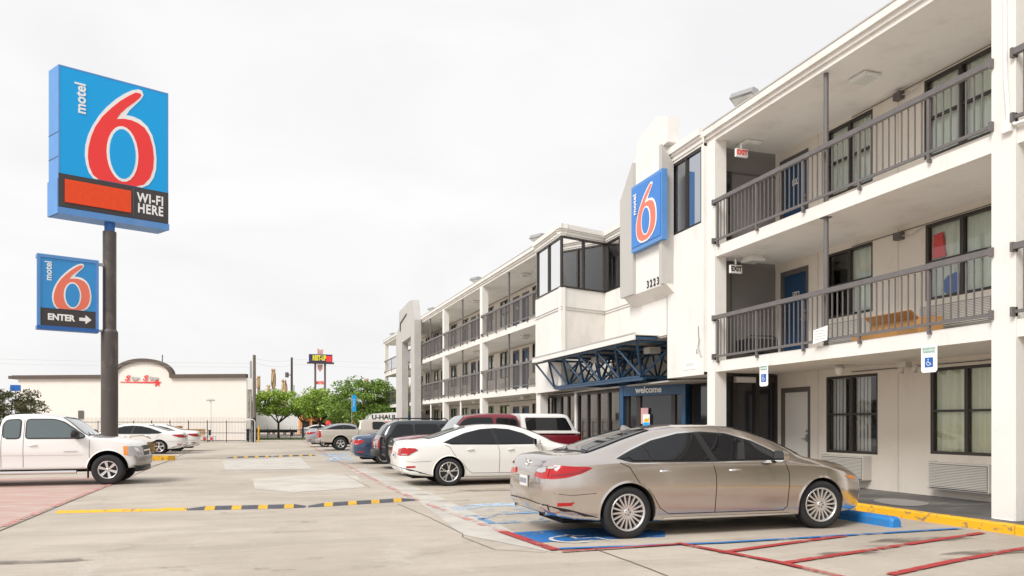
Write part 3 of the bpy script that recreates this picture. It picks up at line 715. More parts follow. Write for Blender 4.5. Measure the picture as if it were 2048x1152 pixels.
def glazing(p, q, n_, z0=6.15, z1=7.93):
    f = MB(); p = Vector((*p, 0)); q = Vector((*q, 0)); d = (q - p).normalized(); nn = Vector((-d.y, d.x, 0)); w_ = .05
    for i in range(n_ + 1):
        c_ = p.lerp(q, i / n_); f.bar(c_ + Vector((0, 0, z0)), c_ + Vector((0, 0, z1)), .07, .07, 'bronze', up=nn)
    for z in (z0 + .03, z1 - .03): f.bar(p + Vector((0, 0, z)), q + Vector((0, 0, z)), .065, .06, 'bronze')
    w = part(f, 'window'); g = MB(); a, c_ = p - nn * .02, q - nn * .02
    g.add([(a.x, a.y, z0), (c_.x, c_.y, z0), (c_.x, c_.y, z1), (a.x, a.y, z1)], [(0, 1, 2, 3)], 'darkpane')
    part(g, 'pane', w)
glazing((11.42, 22.0), (11.42, 24.30), 2); glazing((11.38, 24.30), (9.50, 23.74), 2); glazing((9.50, 23.78), (9.56, 26.35), 2)
mb = MB(); mb.box(11.6, 15, 19.5, 19.6, 6.15, 7.95, 'greywall'); mb.box(15, 15.1, 19.5, 26.4, 6.15, 7.95, 'greywall'); mb.box(9.7, 15, 26.3, 26.38, 6.15, 7.95, 'ltgrey'); mb.box(9.6, 15, 24.4, 26.4, 6.1, 6.14, 'walk')
mb.box(11.2, 11.9, 26.2, 26.3, 6.15, 7.6, 'bluedoor'); part(mb, 'hallway')
mb = MB(); mb.box(11.38, 11.42, 18.9, 22.0, 6.15, 7.93, 'wall'); part(mb, 'front_wall')

# sign tower: white slab, slanted grey fin, near side painted in shade grey
mb = MB()
mb.prism([(18.8, 3.72), (16.66, 3.72), (16.66, 4.98), (18.8, 4.98)], lambda u, v: (BX + .05, u, v), lambda u, v: (11.4, u, v), 'wall')
part(mb, 'front_wall')
mb = MB()
mb.prism([(16.48, 4.93), (18.28, 4.93), (18.28, 8.35), (17.86, 8.62), (17.84, 9.02), (16.75, 9.25), (16.22, 9.04), (16.22, 8.42), (16.48, 8.40)], lambda u, v: (9.3, u, v), lambda u, v: (9.62, u, v), 'wall')
mb.prism([(9.3, 4.93), (9.62, 4.93), (9.62, 4.62)], lambda u, v: (u, 16.3, v), lambda u, v: (u, 18.6, v), 'wall')
tw = part(mb, 'sign_tower')
mb = MB(); mb.prism([(17.90, 4.93), (18.66, 4.93), (18.68, 7.62), (17.95, 8.45), (17.90, 8.45)], lambda u, v: (9.21, u, v), lambda u, v: (9.3, u, v), 'ltgrey'); part(mb, 'fin', tw)
mb = MB(); mb.prism([(9.2, 4.93), (9.53, 4.93), (9.53, 7.95), (9.2, 8.40)], lambda u, v: (u, 16.33, v), lambda u, v: (u, 16.475, v), 'ltgrey'); part(mb, 'fin', tw)  # slab's near side face, its shade put into the grey colour
mb = MB(); text_mb(mb, '3223', .27, 'black', frame_T((9.292, 16.95, 5.06), (0, -1, 0), (0, 0, 1)), .012, sx=.9, bold=.004, space=1.45); part(mb, 'house_number', tw)

# canopy: white roof edge over a navy space frame
CZ = 3.75
mb = MB(); X0, X1, Y0, Y1 = 8.85, 11.4, 17.15, 24.95
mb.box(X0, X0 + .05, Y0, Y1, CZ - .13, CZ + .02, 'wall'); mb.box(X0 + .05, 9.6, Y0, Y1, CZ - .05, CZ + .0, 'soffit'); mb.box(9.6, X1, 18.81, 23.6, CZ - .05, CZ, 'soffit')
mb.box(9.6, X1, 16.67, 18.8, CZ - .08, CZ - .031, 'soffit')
mb.box(X0 + .05, BX, Y0, Y0 + .05, CZ - .11, CZ - .02, 'navysteel'); mb.box(X0 - .015, X0 + .07, Y0 - .0, Y1, CZ + .02, CZ + .05, 'ltgrey')
can = part(mb, 'canopy')
mb = MB(); dy = (Y1 - Y0 - .1) / 6
TX = [8.98, 10.1, 11.22]; BXs = [9.45, 10.65]; zt, zb = CZ - .16, 2.72
for i in range(7):
    y = Y0 + .08 + i * dy
    for r, x in enumerate(TX):
        if r and y > 24: continue
        if r and y < 16.7: continue
        if r < 2 and (y < 24): mb.tube([(x, y, zt), (TX[r + 1], y, zt)], .035, 'navysteel', 8)
        if i < 6 and (r == 0 or y + dy < 24): mb.tube([(x, y, zt), (x, y + dy, zt)], .035, 'navysteel', 8)
for i in range(6):
    y = Y0 + .08 + (i + .5) * dy
    for r, x in enumerate(BXs):
        if r and y > 23.6: continue
        for ddx in (0, 1):
            for e in (-.5, .5):
                if r + ddx and y + e * dy > 24.1: continue
                mb.tube([(x, y, zb), (TX[r + ddx], y + e * dy, zt)], .037 if r == 0 else .030, 'navysteel', 8)
        if i < 5 and not (r and y + dy > 23.6): mb.tube([(x, y, zb), (x, y + dy, zb)], .055, 'navysteel', 8)
    if y < 23.6: mb.tube([(BXs[0], y, zb), (BXs[1], y, zb)], .04, 'navysteel', 8)
mb.box(BXs[0] - .05, BXs[0] + .05, Y0 + .55, 23.9, zb - .10, zb - .03, 'navysteel')
part(mb, 'space_frame', can)
for (x, y) in ((9.95, 18.2), (9.85, 21.5)):
    mb = MB(); mb.box(x - .17, x + .17, y - .17, y + .17, CZ - .36, CZ - .20, 'ac'); mb.box(x - .15, x + .15, y - .15, y + .15, CZ - .375, CZ - .36, 'lens'); part(mb, 'canopy_lamp', can)

# recessed lobby below
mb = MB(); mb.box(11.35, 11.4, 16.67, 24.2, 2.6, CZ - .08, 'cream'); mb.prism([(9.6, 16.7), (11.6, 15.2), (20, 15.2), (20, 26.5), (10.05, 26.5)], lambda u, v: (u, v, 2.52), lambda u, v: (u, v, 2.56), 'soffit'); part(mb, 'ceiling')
def shop(ya, yb, n_, X=10.05, z1=2.50):
    f = MB(); t = .07
    f.box(X - .01, X + .06, ya, yb, WZ, WZ + .12, 'bronze'); f.box(X - .01, X + .06, ya, yb, z1 - .08, z1, 'bronze')
    for i in range(n_ + 1): y = ya + (yb - ya - t) * i / n_; f.box(X - .02, X + .08, y, y + t * 1.4, WZ + .001, z1 - .001, 'bronze')
    w_ = part(f, 'shop_window'); g = MB(); g.add([(X + .03, ya, WZ), (X + .03, yb, WZ), (X + .03, yb, z1), (X + .03, ya, z1)], [(0, 3, 2, 1)], 'darkpane'); part(g, 'pane', w_)
    c = MB(); k = n_
    for i in range(k):
        a = ya + (yb - ya) * (i + .12) / k; e = ya + (yb - ya) * (i + (.75 if i % 3 else .9)) / k
        c.box(X + .25, X + .26, a, e, .35, z1 - .05, 'curtain2')
    part(c, 'blind', w_)
shop(20.3, 23.6, 4); shop(23.75, 27.3, 5)
for yy in (23.62,):
    mb = MB(); mb.box(9.98, 10.12, yy, yy + .14, WZ, 2.52, 'wall'); part(mb, 'column')
mb = MB(); mb.box(10.4, 10.45, 19.9, 27.3, WZ, 2.5, 'room'); mb.box(11.0, 11.1, 15.3, 19.9, WZ, 2.5, 'room'); part(mb, 'lobby')  # dark sheets painted as the unlit lobby behind the glass
# navy portal set at an angle, door inside
P0 = Vector((9.72, 19.55, 0)); P1 = Vector((10.62, 17.45, 0)); d = (P1 - P0).normalized(); L = (P1 - P0).length
T = Matrix.Translation(P0) @ Matrix((( d.x, -d.y, 0), (d.y, d.x, 0), (0, 0, 1))).to_4x4()
mb = MB(); mb.box(0, .13, -.12, .12, WZ, 2.55, 'bluesteel', T); mb.box(L - .13, L, -.12, .12, WZ, 2.55, 'bluesteel', T); mb.box(.131, L - .131, -.11, .11, 2.25, 2.55, 'bluesteel', T)
por = part(mb, 'portal')
mb = MB(); TT = T @ Matrix.Translation((L * .46, -.125, 2.40)) @ Matrix.Rotation(PI / 2, 4, 'X'); text_mb(mb, 'welcome', .25, 'white', TT, .01, bold=.007); part(mb, 'lettering', por)
mb = MB()
for u0, u1 in ((.13, .24), (.52, .66), (L - .55, L - .42)): mb.box(u0, u1, .0, .06, WZ, 2.25, 'bronze', T)
mb.box(.14, L - .14, .05, .055, WZ, 2.25, 'darkglass', T); dr = part(mb, 'entrance_door')
mb = MB(); mb.box(.78, 1.02, -.03, -.025, 1.30, 1.72, 'white', T); mb.box(.79, 1.01, -.034, -.03, 1.31, 1.49, 'signblue', T)
mb.prism(smoothpoly([(.82, 1.55), (.88, 1.63), (.95, 1.58), (.99, 1.66), (1.0, 1.5), (.82, 1.5)]), lambda u, v: T @ Vector((u, -.034, v)), lambda u, v: T @ Vector((u, -.03, v)), 'yellow')
mb.box(.42 + .28, .96, -.02, -.015, 1.45, 1.9, 'pinksign', T); part(mb, 'poster', dr)
mb = MB(); mb.box(.5, .75, -.04, -.02, .95, 1.06, 'white', T); part(mb, 'notice', dr)
# dark storefront between portal and white column, and the glazed end under the walkway
mb = MB(); mb.box(10.75, 10.8, 15.3, 17.4, WZ, 2.5, 'darkglass'); 
for y in (15.35, 16.3, 17.3): mb.box(10.7, 10.76, y, y + .08, WZ, 2.5, 'bronze')
part(mb, 'shop_window')
mb = MB()
for x in (9.92, 10.36, 10.98, 11.54): mb.box(x, x + (.12 if 10 < x < 11.2 else .06), 15.02, 15.12, WZ, 2.62, 'bronze')
mb.box(9.92, 11.6, 15.03, 15.11, 2.44, 2.62, 'bronze'); w_ = part(mb, 'shop_window'); g = MB(); g.box(9.9, 11.6, 15.09, 15.095, WZ, 2.62, 'darkglass'); part(g, 'pane', w_)
mb = MB(); mb.box(10.35, 10.9, 14.9, 15.0, 2.42, 2.56, 'ac'); mb.box(10.37, 10.88, 14.88, 14.9, 2.44, 2.54, 'whiteplastic'); part(mb, 'light_fixture')  # light fixture above the glazed end, gives no light

# far grey tower
mb = MB(); xa = 9.1
def slabtower(m, f0, f1):
    out = [(49.6, WZ), (50.6, WZ), (50.6, 7.15), (54.2, 7.05), (54.2, WZ), (56.9, WZ), (56.9, 7.7), (55.6, 8.3), (55.45, 9.35), (51.3, 9.55), (49.9, 9.45), (49.6, 8.8), (49.2, 8.1), (49.2, WZ)]
    mb.prism(out, f0, f1, m)
slabtower('ltgrey', lambda u, v: (xa, u, v), lambda u, v: (xa + .45, u, v))
recess_shade = [(55.0, 7.9), (54.9, 8.5), (52.2, 8.85), (52.2, 8.75), (54.6, 8.42), (54.75, 7.9)]
mb.prism(recess_shade, lambda u, v: (xa - .05, u, v), lambda u, v: (xa, u, v), 'signdark')  # dark strip painted for the shadow of a recess
part(mb, 'sign_tower')

# ----- things fixed to the motel
def lamp_box(x, y, z, label):
    t = thing('ceiling_lamp', (x, y, z), label, 'lamp', 'square lamps under the walkway ceilings')
    a = MB(); a.box(x - .16, x + .16, y - .17, y + .17, z + .04, z + .12, 'whiteplastic'); a.box(x - .19, x + .19, y - .20, y + .20, z + .0, z + .055, 'whiteplastic'); a.build('housing', t)
    a = MB(); a.box(x - .15, x + .15, y - .16, y + .16, z - .015, z, 'lens'); a.build('lens', t)
lamp_box(10.5, 11.1, SOF - .13, 'square white ceiling lamp over the third floor windows at the right')
lamp_box(10.45, 14.55, SOF - .13, 'square white ceiling lamp beside the red EXIT sign on the third floor')
lamp_box(10.45, 14.4, 5.27 - .12, 'square white ceiling lamp beside the white EXIT sign on the second floor')
wd = ['nearest the glazed corner', 'in the middle far bay', 'in the farthest full bay']
for i, y in enumerate((30.5, 38.6, 47.)):
    k = 1 + .0018 * (y - 27)
    lamp_box(10.5, y, (SOF - .15) * k, 'small white ceiling lamp on the third floor ' + wd[i]); lamp_box(10.5, y, (5.27 - .12) * k, 'small white ceiling lamp on the second floor ' + wd[i])
    lamp_box(10.5, y, (2.64 - .12) * k, 'small white ceiling lamp on the ground floor ' + wd[i])

def exit_sign(x, y, z, red, label):
    t = thing('exit_sign', (x, y, z), label, 'exit sign'); a = MB(); a.box(x - .15, x + .15, y - .03, y + .03, z, z + .18, 'whiteplastic'); a.tube([(x, y, z + .2), (x, y, z + .32)], .02, 'whiteplastic', 8); a.build('housing', t)
    a = MB(); text_mb(a, 'EXIT', .15, 'signred' if red else 'bronze', frame_T((x, y - .031, z + .09), (1, 0, 0), (0, 0, 1)), .006, sx=.9, bold=.006); a.build('lettering', t)
exit_sign(10.0, 14.2, 7.42, True, 'small EXIT sign with red letters under the third floor ceiling')
exit_sign(9.99, 14.4, 4.86, False, 'small white EXIT sign with dark letters under the second floor ceiling')

def flood(x, y, z, s_, label, yaw=.5):
    t = thing('floodlight', (x, y, z), label, 'floodlight', 'floodlights on the roof edge')
    Tm = Matrix.Translation((x, y, z)) @ Matrix.Rotation(yaw, 4, 'Z') @ Matrix.Rotation(.55, 4, 'Y') @ Matrix.Scale(s_, 4)
    a = MB(); pr = [(-.30, .16), (-.28, .33), (-.1, .46), (.15, .50), (.27, .42), (.30, .30)]
    a.prism(pr, lambda u, v: Tm @ Vector((u, -.26, v)), lambda u, v: Tm @ Vector((u, .26, v)), 'steel'); a.build('housing', t)
    a = MB(); vs = [(-.295, -.24, .175), (.29, -.24, .295), (.29, .24, .295), (-.295, .24, .175)]
    a.add([Tm @ Vector((u, v, w_ - .012)) for u, v, w_ in vs], [(0, 1, 2, 3)], 'lens'); a.build('lens', t)
    a = MB(); a.tube([Tm @ Vector((.1, 0, -.1)), Tm @ Vector((.1, 0, .32))], .03 * s_, 'black', 8); a.box(x - .12 * s_, x + .12 * s_, y - .12 * s_, y + .12 * s_, z - .10, z + .02, 'black'); a.build('bracket', t)
flood(9.85, 13.9, 8.32, 1.0, 'large roof floodlight above the exit sign bay')
flood(9.85, 27.2, 8.38, 1.05, 'roof floodlight just left of the glazed corner')
flood(9.85, 36.5, 8.50, .95, 'roof floodlight above the middle of the far wing')
flood(9.85, 47.5, 8.65, .8, 'small dark roof floodlight nearest the grey arch tower')
flood(9.85, 59.0, 8.85, .8, 'tiny roof floodlight left of the grey arch tower')
flood(9.85, 63.8, 8.90, .8, 'tiny roof floodlight at the far end of the roof')

def access_sign(y, z0, z1, w_, label, words):
    t = thing('parking_sign', (9.55, y, z0), label, 'parking sign', 'accessible parking signs under the slab')
    a = MB(); r = .03; pl = smoothpoly([(y - w_ / 2, z0), (y + w_ / 2, z0), (y + w_ / 2, z1), (y - w_ / 2, z1)], 0)
    pl = [(y - w_ / 2 + r, z0), (y + w_ / 2 - r, z0), (y + w_ / 2, z0 + r), (y + w_ / 2, z1 - r), (y + w_ / 2 - r, z1), (y - w_ / 2 + r, z1), (y - w_ / 2, z1 - r), (y - w_ / 2, z0 + r)]
    a.prism(pl, lambda u, v: (9.555, u, v), lambda u, v: (9.562, u, v), 'white'); a.box(9.562, 9.66, y - .02, y + .02, z1 - .12, z1 - .02, 'steel'); a.build('panel', t)
    h = z1 - z0; cz = z0 + h * .36; k = h * .17
    a = MB(); a.box(9.551, 9.555, y - k, y + k, cz - k, cz + k, 'accessblue'); a.build('symbol_panel', t)
    a = MB(); F = lambda u, v, e=0: (9.549 - e, y - u * k, cz + v * k)
    def st(pts, wd):
        for i in range(len(pts) - 1):
            p, q = Vector(pts[i]), Vector(pts[i + 1]); n_ = (q - p).normalized(); n_ = Vector((-n_.y, n_.x)) * wd / 2; a.add([F(*(p + n_)), F(*(q + n_)), F(*(q - n_)), F(*(p - n_))], [(0, 1, 2, 3)], 'white')
    st([(-.1 + .42 * cos(R(t_)), -.22 + .42 * sin(R(t_))) for t_ in range(110, 390, 20)], .14); st([(-.15, .4), (-.1, -.05), (.3, -.05), (.48, -.5), (.62, -.45)], .14)
    a.add([F(-.15 + .13 * cos(R(t_)), .62 + .13 * sin(R(t_))) for t_ in range(0, 360, 30)], [tuple(range(12))], 'white'); a.build('symbol', t)
    a = MB(); text_mb(a, 'RESERVED', .055 * w_ / .3, 'greensign', frame_T((9.553, y, z1 - h * .16), (0, -1, 0), (0, 0, 1)), .002); text_mb(a, 'PARKING', .055 * w_ / .3, 'greensign', frame_T((9.553, y, z1 - h * .27), (0, -1, 0), (0, 0, 1)), .002); a.build('lettering', t)
access_sign(8.81, 2.24, 2.67, .29, 'nearer RESERVED PARKING sign with blue wheelchair symbol hanging at the right', 1)
access_sign(12.81, 2.22, 2.69, .27, 'farther RESERVED PARKING sign with blue wheelchair symbol hanging above the white door', 1)
t = thing('notice_board', (9.54, 11.1, 2.95), 'white notice sheet tied to the second floor railing by the steel post', 'notice')
a = MB(); a.prism([(10.97, 2.97), (11.34, 2.93), (11.33, 3.18), (10.96, 3.23)], lambda u, v: (9.535, u, v), lambda u, v: (9.54, u, v), 'white'); a.build('sheet', t)
a = MB()
for k in range(4): a.box(9.531, 9.534, 11.02, 11.29, 3.0 + k * .05, 3.008 + k * .05, 'ltgrey')
a.build('print', t)
a = MB(); a.box(BX - .01, BX, 15.32, 15.86, 2.75, 2.97, 'white'); text_mb(a, 'OFFICE', .10, 'ltgrey', frame_T((BX - .011, 15.59, 2.86), (0, -1, 0), (0, 0, 1)), .002); tag(a.build('office_sign'), 'small white sign low on the block wall left of the second white column', 'sign')
# cardboard behind the railing
a = MB(); a.prism([(9.9, 2.895), (10.35, 2.895), (10.33, 3.06), (9.88, 3.03)], lambda u, v: (u, 9.75, v), lambda u, v: (u, 10.75, v), 'cardboard'); tag(a.build('cardboard_box'), 'flat brown cardboard box lying just behind the second floor railing', 'cardboard box')
a = MB(); a.prism([(10.6, 2.895), (11.1, 2.895), (11.12, 3.34), (10.62, 3.30)], lambda u, v: (u, 9.95, v), lambda u, v: (u, 11.1, v), 'cardboard'); a.prism([(10.62, 3.30), (10.45, 3.42), (10.44, 3.41), (10.61, 3.29)], lambda u, v: (u, 10.0, v), lambda u, v: (u, 11.05, v), 'cardboard'); tag(a.build('cardboard_box'), 'taller brown cardboard box against the wall below the second floor air conditioner', 'cardboard box')
for nm, m, pl, X_, lb in (('red_cloth', 'signred', [(10.42, 4.52), (10.70, 4.52), (10.66, 4.95), (10.50, 4.97)], 11.68, 'red cloth hanging inside the second floor window at the far right'),
                 ('blue_cloth', 'accessblue', [(10.05, 3.82), (10.5, 3.82), (10.46, 4.12), (10.12, 4.2)], 11.68, 'blue cloth below the red cloth inside the second floor window')):
    a = MB(); a.prism(pl if m == 'signred' else smoothpoly(pl, 1), lambda u, v: (X_, u, v), lambda u, v: (X_ + .05, u, v), m); tag(a.build(nm), lb, nm.split('_')[1])
# folded black cart in the corner of the second floor walkway
t = thing('luggage_cart', (10.6, 14.3, 2.89), 'low black folding cart in the dark corner of the second floor walkway', 'cart')
a = MB(); a.tube([(10.3, 14.4, 2.95), (10.32, 14.4, 3.42), (10.4, 14.4, 3.47), (11.0, 14.4, 3.47), (11.1, 14.4, 3.4), (11.12, 14.4, 2.95)], .018, 'black', 8); a.box(10.35, 11.08, 14.36, 14.9, 3.1, 3.4, 'black'); a.build('frame', t)
a = MB()
for x in (10.32, 11.1): a.lathe([(0, -.02), (.06, -.02), (.06, .02), (0, .02)], 'tyre', 12, 'y', Matrix.Translation((x, 14.4, 2.95)))
a.build('wheel', t)
# dome camera and conduit
t = thing('dome_camera', (10.9, 12.2, 2.45), 'small white dome security camera under the second floor slab', 'camera')
a = MB(); a.lathe([(0, 2.63), (.09, 2.63), (.09, 2.57), (0, 2.57)], 'ltgrey', 20, T=Matrix.Translation((10.9, 12.2, 0)));  a.build('mount', t)
a = MB(); a.lathe([(.078, 2.57), (.078, 2.50), (.06, 2.455), (.03, 2.435), (0, 2.43)], 'whiteplastic', 20, T=Matrix.Translation((10.9, 12.2, 0))); a.build('dome', t)
t = thing('twin_spotlight', (11.2, 10.7, 2.4), 'grey twin spotlight with cable on the ceiling between the ground floor windows', 'spotlight')
a = MB(); a.box(11.1, 11.25, 10.75, 10.95, 2.5, 2.6, 'ac'); a.tube([(10.95, 12.1, 2.58), (11.15, 10.9, 2.58)], .012, 'ltgrey', 6); a.build('junction_box', t)
for y in (10.55, 10.85): a = MB(); a.lathe([(.02, 0), (.045, -.05), (.07, -.13), (0, -.12)], 'ac', 12, T=Matrix.Translation((11.15, y, 2.53)) @ Matrix.Rotation(.6, 4, 'X')); a.build('lamp_head', t)
# conduit down the nearest column
a = MB(); a.tube([(FX - .055, 7.62, 7.9), (FX - .055, 7.60, 6.2), (FX - .055, 7.56, 5.62), (FX - .055, 7.46, 5.52), (FX - .055, 7.1, 5.50)], .028, 'whiteplastic', 10); a.box(FX - .09, FX - .03, 7.5, 7.64, 5.45, 5.62, 'whiteplastic'); part(a, 'conduit')
t = thing('cable_cluster', (BX, 15.05, 3.2), 'loose grey cable junction on the block wall beside the second white column', 'cable')
a = MB(); a.tube([(BX - .03, 15.12, 3.45), (BX - .04, 15.16, 3.25), (BX - .05, 15.1, 3.12), (BX - .03, 15.03, 3.02)], .012, 'steel', 6); a.tube([(BX - .02, 15.25, 3.1), (BX - .05, 15.2, 3.2), (BX - .03, 15.1, 3.15)], .009, 'steel', 6); a.tube([(BX - .02, 15.18, 3.75), (BX - .02, 15.17, 3.45)], .01, 'steel', 6); a.build('cable', t)

# ----- the numeral sign, used three times
SIX_O = [(540,158),(525,152),(500,155),(470,168),(435,190),(400,220),(372,252),(348,290),(332,325),(322,365),(320,400),(324,435),(335,470),(352,500),(380,525),(415,540),(460,548),(505,546),(540,535),(568,517),(587,492),(597,460),(599,420),(594,375),(582,330),(562,295),(535,270),(505,256),(478,250),(490,232),(510,214),(535,192),(546,175)]
SIX_R = [(533,168),(515,164),(490,175),(455,195),(420,222),(385,255),(358,295),(342,335),(333,375),(331,410),(336,445),(350,478),(372,502),(400,520),(435,531),(475,535),(515,530),(547,517),(572,492),(585,457),(588,415),(583,372),(570,330),(550,300),(525,282),(498,270),(468,264),(440,265),(456,243),(480,222),(508,203),(530,186),(537,176)]
def sixuv(p):
    x, y = p; yt = 55 + .272 * (x - 225); yb = 470 + .19 * (x - 225); return ((x - 225) / 423, (yb - y) / (yb - yt))
def ell(cx, cy, rx, ry): return [sixuv((cx + rx * cos(R(a)), cy + ry * sin(R(a)) + .20 * rx * cos(R(a)))) for a in range(0, 360, 15)]
def six(mb, T, W, H, face, ink, clamp=True, u0=0., us=1.):
    f = lambda p: ((u0 + p[0] * us) * W, max(p[1], .004 if clamp else -9) * H)
    for pts, m, e in (([sixuv(p) for p in SIX_O], 'white', .012), ([sixuv(p) for p in SIX_R], ink, .020), (ell(463, 399, 62, 106), 'white', .028), (ell(463, 399, 51, 95), face, .036)):
        pl = [f(p) for p in pts]; q = []
        for p in pl:
            if not q or math.hypot(p[0] - q[-1][0], p[1] - q[-1][1]) > .003 * W: q.append(p)
        mb.prism(q, lambda u, v: T @ Vector((u, v, e)), lambda u, v: T @ Vector((u, v, 0)), m)

SA = Vector((-7.38, 30.78, 0)); SB = Vector((-3.89, 32.17, 0)); du = (SB - SA).normalized(); SW = (SB - SA).length; NB2 = Vector((-.79, 1.16, 0)); nb = Vector((-du.y, du.x, 0))   # nb points away from the camera
pole = SA + du * SW * .46 + nb * .30
t = thing('pylon_sign', (pole.x, pole.y, 0), 'tall pylon sign with a big red 6 on sky blue above WI-FI HERE', 'pylon sign')
zt, zm, zb_ = 14.55, 10.60, 9.38
Tm = frame_T(SA + Vector((0, 0, zm)), du, (0, 0, 1))
a = MB(); Dp = .62
def sb(a, u0, u1, z0, z1, d0, d1, m): 
    vs = [SA + du * u + (NB2 * d_ if d_ > .1 else nb * d_) + Vector((0, 0, z)) for u in (u0, u1) for d_ in (d0, d1) for z in (z0, z1)]
    a.add(vs, [(0, 1, 3, 2), (4, 6, 7, 5), (0, 4, 5, 1), (2, 3, 7, 6), (0, 2, 6, 4), (1, 5, 7, 3)], m)
sb(a, 0, SW, 9.30, zt, .03, Dp, 'signside'); sb(a, -.03, SW + .03, 9.12, 9.36, -.02, Dp + .03, 'signside'); sb(a, -.035, -.0, 9.12, 10.4, .0, Dp + .02, 'signside')
sb(a, 0, .05, zm, zt, -.0, .03, 'signside'); sb(a, SW - .05, SW, zm, zt, 0, .03, 'signside'); sb(a, .05, SW - .05, zt - .05, zt, 0, .03, 'signside')
for z in (12.1, 11.2, 10.2): sb(a, -.012, 0, z, z + .02, .03, Dp, 'trimgrey')
a.build('cabinet', t)
a = MB(); sb(a, .05, SW - .05, zm, zt - .05, .006, .03, 'signblue'); f_ = a.build('sign_face', t)
a = MB(); six(a, frame_T(SA + nb * .006 + Vector((0, 0, zm)), du, (0, 0, 1)), SW, zt - zm, 'signblue', 'signred'); a.build('numeral', f_)
a = MB(); text_mb(a, 'motel', .50, 'white', frame_T(SA - nb * .0 + du * SW * .19 + Vector((0, 0, zm + (zt - zm) * .735)), (0, 0, 1), -du), .015, bold=.012, sx=.97); a.build('lettering', f_)
a = MB(); sb(a, .0, SW, zb_, zm - .005, -.012, .03, 'signdark'); bd = a.build('lower_band', t)
a = MB(); sb(a, .20, 2.40, zb_ + .18, zm - .20, -.06, -.012, 'led'); a.build('price_panel', bd)
a = MB(); sb(a, 2.47, 2.50, zb_ + .06, zm - .06, -.02, -.012, 'trimgrey')
for s_, z in (('WI-FI', zb_ + .82), ('HERE', zb_ + .41)): text_mb(a, s_, .50, 'white', frame_T(SA - nb * .013 + du * 3.10 + Vector((0, 0, z)), du, (0, 0, 1)), .01, sx=.74, bold=.014, space=1.12)
a.build('lettering', bd)
a = MB(); a.tube([pole + Vector((0, 0, 8.6)), pole + Vector((0, 0, 9.4))], .18, 'poleblue', 24); a.tube([pole, pole + Vector((0, 0, 4.95))], .295, 'poledark', 32)
a.tube([pole + Vector((0, 0, 4.95)), pole + Vector((0, 0, 5.05))], [.295, .24], 'poledark', 32); a.tube([pole + Vector((0, 0, 5.0)), pole + Vector((0, 0, 8.78))], .235, 'poledark', 32); a.build('pole', t)
# smaller sign hung from the pole
E0 = SA + du * (-.62); 
t2 = thing('entrance_sign', (E0.x + du.x, E0.y + du.y, 5.0), 'smaller blue ENTER sign with 6 and white arrow hung on the pole', 'sign')
EW, ez0, ez1 = 1.92, 4.93, 7.55
def eb(a, u0, u1, z0, z1, d0, d1, m):
    vs = [E0 + du * u + nb * (d_ + .1) + Vector((0, 0, z)) for u in (u0, u1) for d_ in (d0, d1) for z in (z0, z1)]
    a.add(vs, [(0, 1, 3, 2), (4, 6, 7, 5), (0, 4, 5, 1), (2, 3, 7, 6), (0, 2, 6, 4), (1, 5, 7, 3)], m)
a = MB(); eb(a, 0, EW, ez0, ez1, .02, .36, 'signside'); eb(a, -.03, EW + .02, ez1 - .08, ez1 + .04, -.03, .38, 'signside'); eb(a, -.03, EW + .02, ez0 - .06, ez0 + .08, -.03, .38, 'poleblue')
eb(a, -.03, .07, ez0 + .08, ez1 - .08, -.03, .02, 'signside'); eb(a, EW - .08, EW + .02, ez0 + .08, ez1 - .08, -.03, .02, 'signside'); a.build('cabinet', t2)
a = MB(); eb(a, .07, EW - .08, ez0 + .72, ez1 - .08, .0, .02, 'signblue3'); f_ = a.build('sign_face', t2)
a = MB(); six(a, frame_T(E0 + nb * .1 + Vector((0, 0, ez0 + .72)), du, (0, 0, 1)), EW, ez1 - ez0 - .80, 'signblue3', 'signorange'); a.build('numeral', f_)
a = MB(); text_mb(a, 'motel', .30, 'white', frame_T(E0 + nb * .1 + du * EW * .17 + Vector((0, 0, ez1 - .55)), (0, 0, 1), -du), .012, bold=.006); a.build('lettering', f_)
a = MB(); eb(a, .08, EW - .09, ez0 + .08, ez0 + .715, -.005, .02, 'signdark'); bd = a.build('lower_band', t2)
a = MB(); text_mb(a, 'ENTER', .31, 'white', frame_T(E0 + nb * .094 + du * .72 + Vector((0, 0, ez0 + .40)), du, (0, 0, 1)), .01, sx=.92, bold=.013)
ar = [(1.30, .34), (1.30, .46), (1.50, .46), (1.50, .57), (1.70, .40), (1.50, .23), (1.50, .34)]
a.prism(ar, lambda u, v: E0 + nb * .085 + du * u + Vector((0, 0, ez0 + v)), lambda u, v: E0 + nb * .094 + du * u + Vector((0, 0, ez0 + v)), 'white'); a.build('lettering', bd)
a = MB(); eb(a, EW, EW + .22, ez1 - .12, ez1 - .02, .1, .25, 'steel'); a.build('bracket', t2); a = MB(); eb(a, EW, EW + .22, ez0 + .0, ez0 + .08, .1, .25, 'steel'); a.build('bracket', t2)
# wall sign on the tower
t3 = thing('wall_sign', (9.2, 17.1, 6.0), 'square blue sign with an orange 6 fixed to the white tower wall', 'wall sign')
a = MB(); a.box(9.13, 9.28, 16.20, 17.83, 6.0, 7.74, 'signside'); a.build('cabinet', t3)
a = MB(); a.box(9.115, 9.13, 16.26, 17.77, 6.11, 7.66, 'signblue2'); f_ = a.build('sign_face', t3)
a = MB(); six(a, frame_T((9.115, 17.86, 6.04), (0, -1, 0), (0, 0, 1)), 1.66, 1.56, 'signblue2', 'signorange', False, -.02, 1.0)
a.v = [(x, y, min(7.60, 6.24 + (z - 6.04) * .88)) for x, y, z in a.v]; a.build('numeral', f_)
a = MB(); text_mb(a, 'motel', .24, 'white', frame_T((9.105, 17.58, 7.22), (0, 0, 1), (0, 1, 0)), .008, bold=.004); a.build('lettering', f_)
